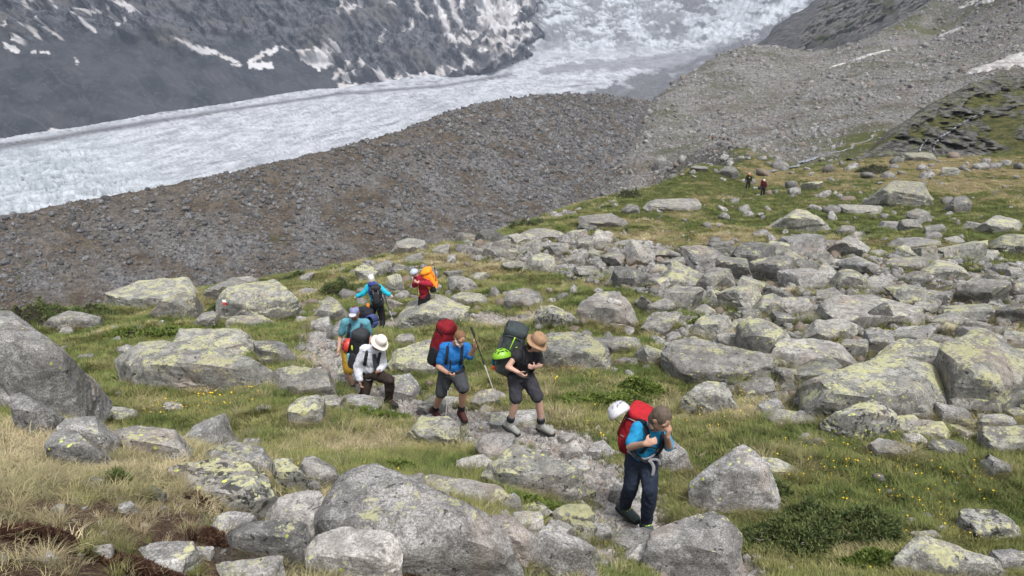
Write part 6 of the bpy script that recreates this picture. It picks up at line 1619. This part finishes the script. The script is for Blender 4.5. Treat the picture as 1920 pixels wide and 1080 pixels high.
L_.append(np.array(loose) if loose else np.zeros((0, 4)))
L_ = np.vstack(L_); L_[:, 2] += L_[:, 3] * .1
scatter('loose_stones', L_[:, :3], rots(len(L_), .25), scl(L_[:, 3]) * np.array([1, 1, .85]), rs.integers(0, 9, len(L_)), C_near)
# gravel on the path
n = 26000; sgm = rs.random(n); W_ = resample(PATHW, 400); W2_ = resample(PATH2W, 60)
ii = (sgm ** 1.6 * 399).astype(int); x = W_[ii, 0] + rs.normal(0, .30, n); y = W_[ii, 1] + rs.normal(0, .34, n)
z = ground_h(x, y) - .0; s_ = power(n, .008, .07, 2.3)
k = ~on_rock(x, y, .8)
C_pg = stone_set('path_stone', mat_stone('path_gravel', (.30, .275, .25), (.52, .50, .475), (.30, .24, .20)))
scatter('path_gravel', np.stack([x, y, z], -1)[k], rots(k.sum(), .4), scl(s_[k]), rs.integers(0, 9, k.sum()), C_pg)

# --- grass
def mat_grass(name, a, b, tip, dryk):
    m = NT(name, .75, .25); P = m.pos()
    c = m.mix(m.rand(), a, b)
    c = m.mix(m.map(m.noise(P, .8, 4, .6), .38, .64, 0, .6), c, tip)
    hs = m.n('ShaderNodeHueSaturation'); m.l(c, hs.inputs['Color']); m.l(m.map(m.math('FRACT', m.math('MULTIPLY', m.rand(), 13.7)), 0, 1, .55, 1.65, False), hs.inputs['Value']); c = hs.outputs[0]
    z = m.n('ShaderNodeSeparateXYZ'); m.l(m.obj(), z.inputs[0])
    c = m.mix(m.map(z.outputs[2], .02, .16, 0, dryk), c, tip)
    return m.done(c)
MG = [mat_grass('grass_green', (.055, .088, .020), (.100, .135, .034), (.20, .19, .07), .6),
      mat_grass('grass_straw', (.22, .18, .105), (.38, .32, .205), (.13, .13, .05), .0),
      mat_grass('grass_olive', (.10, .11, .03), (.17, .165, .055), (.32, .27, .14), .7)]
def tuft(nb, h, spread, lean, w, seed, curl=.5):
    r_ = np.random.default_rng(seed); V = []; F = []
    for b_ in range(nb):
        a_ = r_.random() * 6.283; rr = spread * math.sqrt(r_.random()); bx, by = rr * math.cos(a_), rr * math.sin(a_)
        d = a_ + r_.normal(0, .7); hh = h * (.5 + .6 * r_.random()); ln = lean * (.3 + r_.random()); ww = w * (.7 + .6 * r_.random())
        ox, oy = -math.sin(d) * ww / 2, math.cos(d) * ww / 2; dx, dy = math.cos(d), math.sin(d)
        k0 = len(V); 
        for t in (0, .5):
            f = ln * hh * t ** 1.8; z_ = hh * (t - curl * ln * t * t * .35); g = 1 - .35 * t
            V += [(bx + dx * f - ox * g, by + dy * f - oy * g, z_), (bx + dx * f + ox * g, by + dy * f + oy * g, z_)]
        V.append((bx + dx * ln * hh, by + dy * ln * hh, hh * (1 - curl * ln * .5)))
        F += [(k0, k0 + 1, k0 + 3), (k0, k0 + 3, k0 + 2), (k0 + 2, k0 + 3, k0 + 4)]
    return np.array(V), np.array(F)
TU = []
for i in range(4): TU.append(tmpl(f'tuft{len(TU):02d}', *tuft(46, .10, .13, .7, .0055, 10 + i), MG[0]))
for i in range(4): TU.append(tmpl(f'tuft{len(TU):02d}', *tuft(46, .095, .13, 1.1, .005, 20 + i), MG[2]))
for i in range(4): TU.append(tmpl(f'tuft{len(TU):02d}', *tuft(44, .12, .14, 1.5, .0048, 30 + i, .8), MG[1]))
C_gr = hidden_collection('grass_templates', TU)
NR = RK[(RK[:, 1] < 7.0) & (RK[:, 0] < .8)]
def near_rock(X, Y):
    m = np.zeros(len(X))
    for cx, cy, a, b in NR: m = np.maximum(m, np.exp(-np.maximum(0, np.hypot((X - cx) / (a + .05), (Y - cy) / (b + .05)) - 1) * 3))
    return m * (Y < 8)
def lay_grass(name, n, y0, y1, size, half=.86, pw=1.0):
    x, y = fan_points(n, y0, y1, half, pw); z = ground_h(x, y); u_, v_ = PIX(np.stack([x, y, z], -1))
    k = (u_ > -140) & (u_ < np.where(y < 16, 3000, 2060)) & (v_ < 1190) & (v_ > 200); x, y, z = x[k], y[k], z[k]
    pa, sc_, dry_, so_, ds_ = cover(x, y, z)
    thin = sstep(-.35, .05, n2(x, y, .9, 3, 94))
    hump = sstep(6.0, 4.6, np.hypot(x, y)) * (x < .6)
    p = (1 - np.clip(pa * 1.25, 0, 1)) * (1 - np.clip(sc_ * 1.1, 0, 1)) * (1 - so_ * .9) * (.35 + .65 * thin) * (1 - hump * .74)
    p = p * (1 - near_rock(x, y) * .75)
    k = (rs.random(len(x)) < p) & ~on_rock(x, y, .92) & (ds_ > .5)
    x, y, z, d_ = x[k], y[k], z[k], dry_[k]
    q = rs.random(len(x)); s1 = d_ + rs.normal(0, .22, len(x))
    kind = np.where(s1 > .72, 2, np.where(s1 > .34, 1, 0)); idx = kind * 4 + rs.integers(0, 4, len(x))
    s_ = size * (.6 + .7 * rs.random(len(x))) * np.clip((y / 12) ** .45, .5, 2.0)
    S = np.stack([s_ * 1.15, s_ * 1.15, s_ * (.8 + .5 * rs.random(len(x)))], -1)
    return scatter(name, np.stack([x, y, z - .01], -1), rots(len(x), .12), S, idx, C_gr)
lay_grass('meadow_grass', 200000, 2.2, 130, .95, half=1.1, pw=.82)
# tall tufts: at the hem of the boulders and on the near hump
TT = []
for i in range(3): TT.append(tmpl(f'tall{len(TT):02d}', *tuft(90, .34, .07, .9, .005, 50 + i), MG[0]))
for i in range(3): TT.append(tmpl(f'tall{len(TT):02d}', *tuft(110, .36, .08, 1.2, .0042, 60 + i, .7), MG[1]))
C_tt = hidden_collection('tall_templates', TT)
xs_, ys_, ks_ = [], [], []
for r in ROCKS:
    if r['w'] < 34 or r['py'] < 420 or r['cy'] > 45: continue
    m_ = int(min(16, 3 + r['r'] * 9)); a_ = rs.random(m_) * 6.283
    xs_ += list(r['c'][0] + np.cos(a_) * r['r'] * 1.02); ys_ += list(r['cy'] - np.abs(np.sin(a_)) * r['rd'] * 1.05); ks_ += [0 if rs.random() < .7 else 3] * m_
for px_, py_, rad, n_, kd in [(180,890,90,14,3),(120,960,90,9,3),(230,990,70,7,3),(60,850,50,5,3),(330,960,60,6,3),(1260,950,40,16,0),(1270,985,35,10,3),(200,1040,60,10,0),(190,940,40,8,0),(1480,840,90,26,3),(1600,900,120,34,0),(1750,950,120,34,0),
                             (1330,690,60,14,0),(780,900,50,14,0),(560,850,120,30,3),(40,950,50,14,3),(360,905,30,8,3),(1500,960,120,20,0),(1860,900,60,20,0)]:
    q = np.array([px_, py_]) + rs.normal(0, rad * .6, (n_, 2)); H = hits(q[:, 0], q[:, 1]); xs_ += list(H[:, 0]); ys_ += list(H[:, 1]); ks_ += [kd] * n_
x = np.array(xs_); y = np.array(ys_); z = ground_h(x, y); k = (dist_poly(x, y, PATHW) > .35) & ~on_rock(x, y, .75)
s_ = (.35 + .55 * rs.random(len(x))) * np.clip((y / 9) ** .7, .5, 1.4)
scatter('tall_grass_tufts', np.stack([x, y, z - .02], -1)[k], rots(k.sum(), .15), np.repeat(s_[k][:, None], 3, 1), (np.array(ks_) + rs.integers(0, 3, len(x)))[k], C_tt)
# --- yellow flowers
def flower():
    V = [(0, 0, 0), (.003, 0, 0), (.004, .002, .10), (0, .002, .10)]; F = [(0, 1, 2), (0, 2, 3)]
    k0 = len(V); V.append((.002, .002, .098))
    for i in range(10):
        a_ = i * math.pi / 5; r_ = .016 if i % 2 == 0 else .009; V.append((.002 + math.cos(a_) * r_, .002 + math.sin(a_) * r_, .106 if i % 2 == 0 else .10))
    F += [(k0, k0 + 1 + i, k0 + 1 + (i + 1) % 10) for i in range(10)]
    return np.array(V), np.array(F)
MF = NT('yellow_petal', .6, .2); MF = MF.done((.80, .56, .02))
C_fl = hidden_collection('flower_templates', [tmpl('flower00', *flower(), MF)])
L_ = []
for px_, py_, sx, sy, n_ in [(1590,870,80,45,46),(1750,920,120,50,56),(1500,870,60,30,24),(1820,1000,70,30,22),(1700,1060,80,20,12),(415,748,50,10,34),(330,770,60,16,22),(510,720,40,10,14),(1130,770,50,20,14),(1320,790,50,15,16),(1690,628,60,6,26),
                            (1060,700,60,12,12),(300,640,80,20,24),(560,880,60,20,12),(1160,815,30,10,5),(700,890,50,8,8),(1400,745,30,10,6)]:
    q = np.array([px_, py_]) + rs.normal(0, 1, (n_, 2)) * np.array([sx, sy]) * .75; L_.append(hits(q[:, 0], q[:, 1]))
L_ = np.vstack(L_); k = ~on_rock(L_[:, 0], L_[:, 1], .95); L_ = L_[k]
s_ = (.55 + .4 * rs.random(len(L_))) * np.clip(L_[:, 1] / 8, .9, 1.5)
scatter('yellow_wildflowers', L_, rots(len(L_), .2), np.repeat(s_[:, None], 3, 1), np.zeros(len(L_), int), C_fl)
# ---------------------------------------------------------------- mountain air
def build_haze():
    x0, x1, y0, y1, z0, z1 = -3650, 3650, -760, 5200, -390, 620
    V = [(x, y, z) for x in (x0, x1) for y in (y0, y1) for z in (z0, z1)]
    F = [(0, 1, 3, 2), (4, 6, 7, 5), (0, 4, 5, 1), (2, 3, 7, 6), (0, 2, 6, 4), (1, 5, 7, 3)]
    me = bpy.data.meshes.new('haze'); me.from_pydata(V, [], F)
    m = bpy.data.materials.new('haze_air'); m.use_nodes = True; t = m.node_tree; t.nodes.clear()
    o = t.nodes.new('ShaderNodeOutputMaterial'); v = t.nodes.new('ShaderNodeVolumePrincipled')
    v.inputs['Color'].default_value = (.72, .82, 1.0, 1); v.inputs['Density'].default_value = HAZE
    v.inputs['Anisotropy'].default_value = 0.2
    t.links.new(v.outputs[0], o.inputs['Volume'])
    tag(new_obj('haze', me, m, smooth=False), kind='stuff')
HAZE = 0.00012
build_haze()
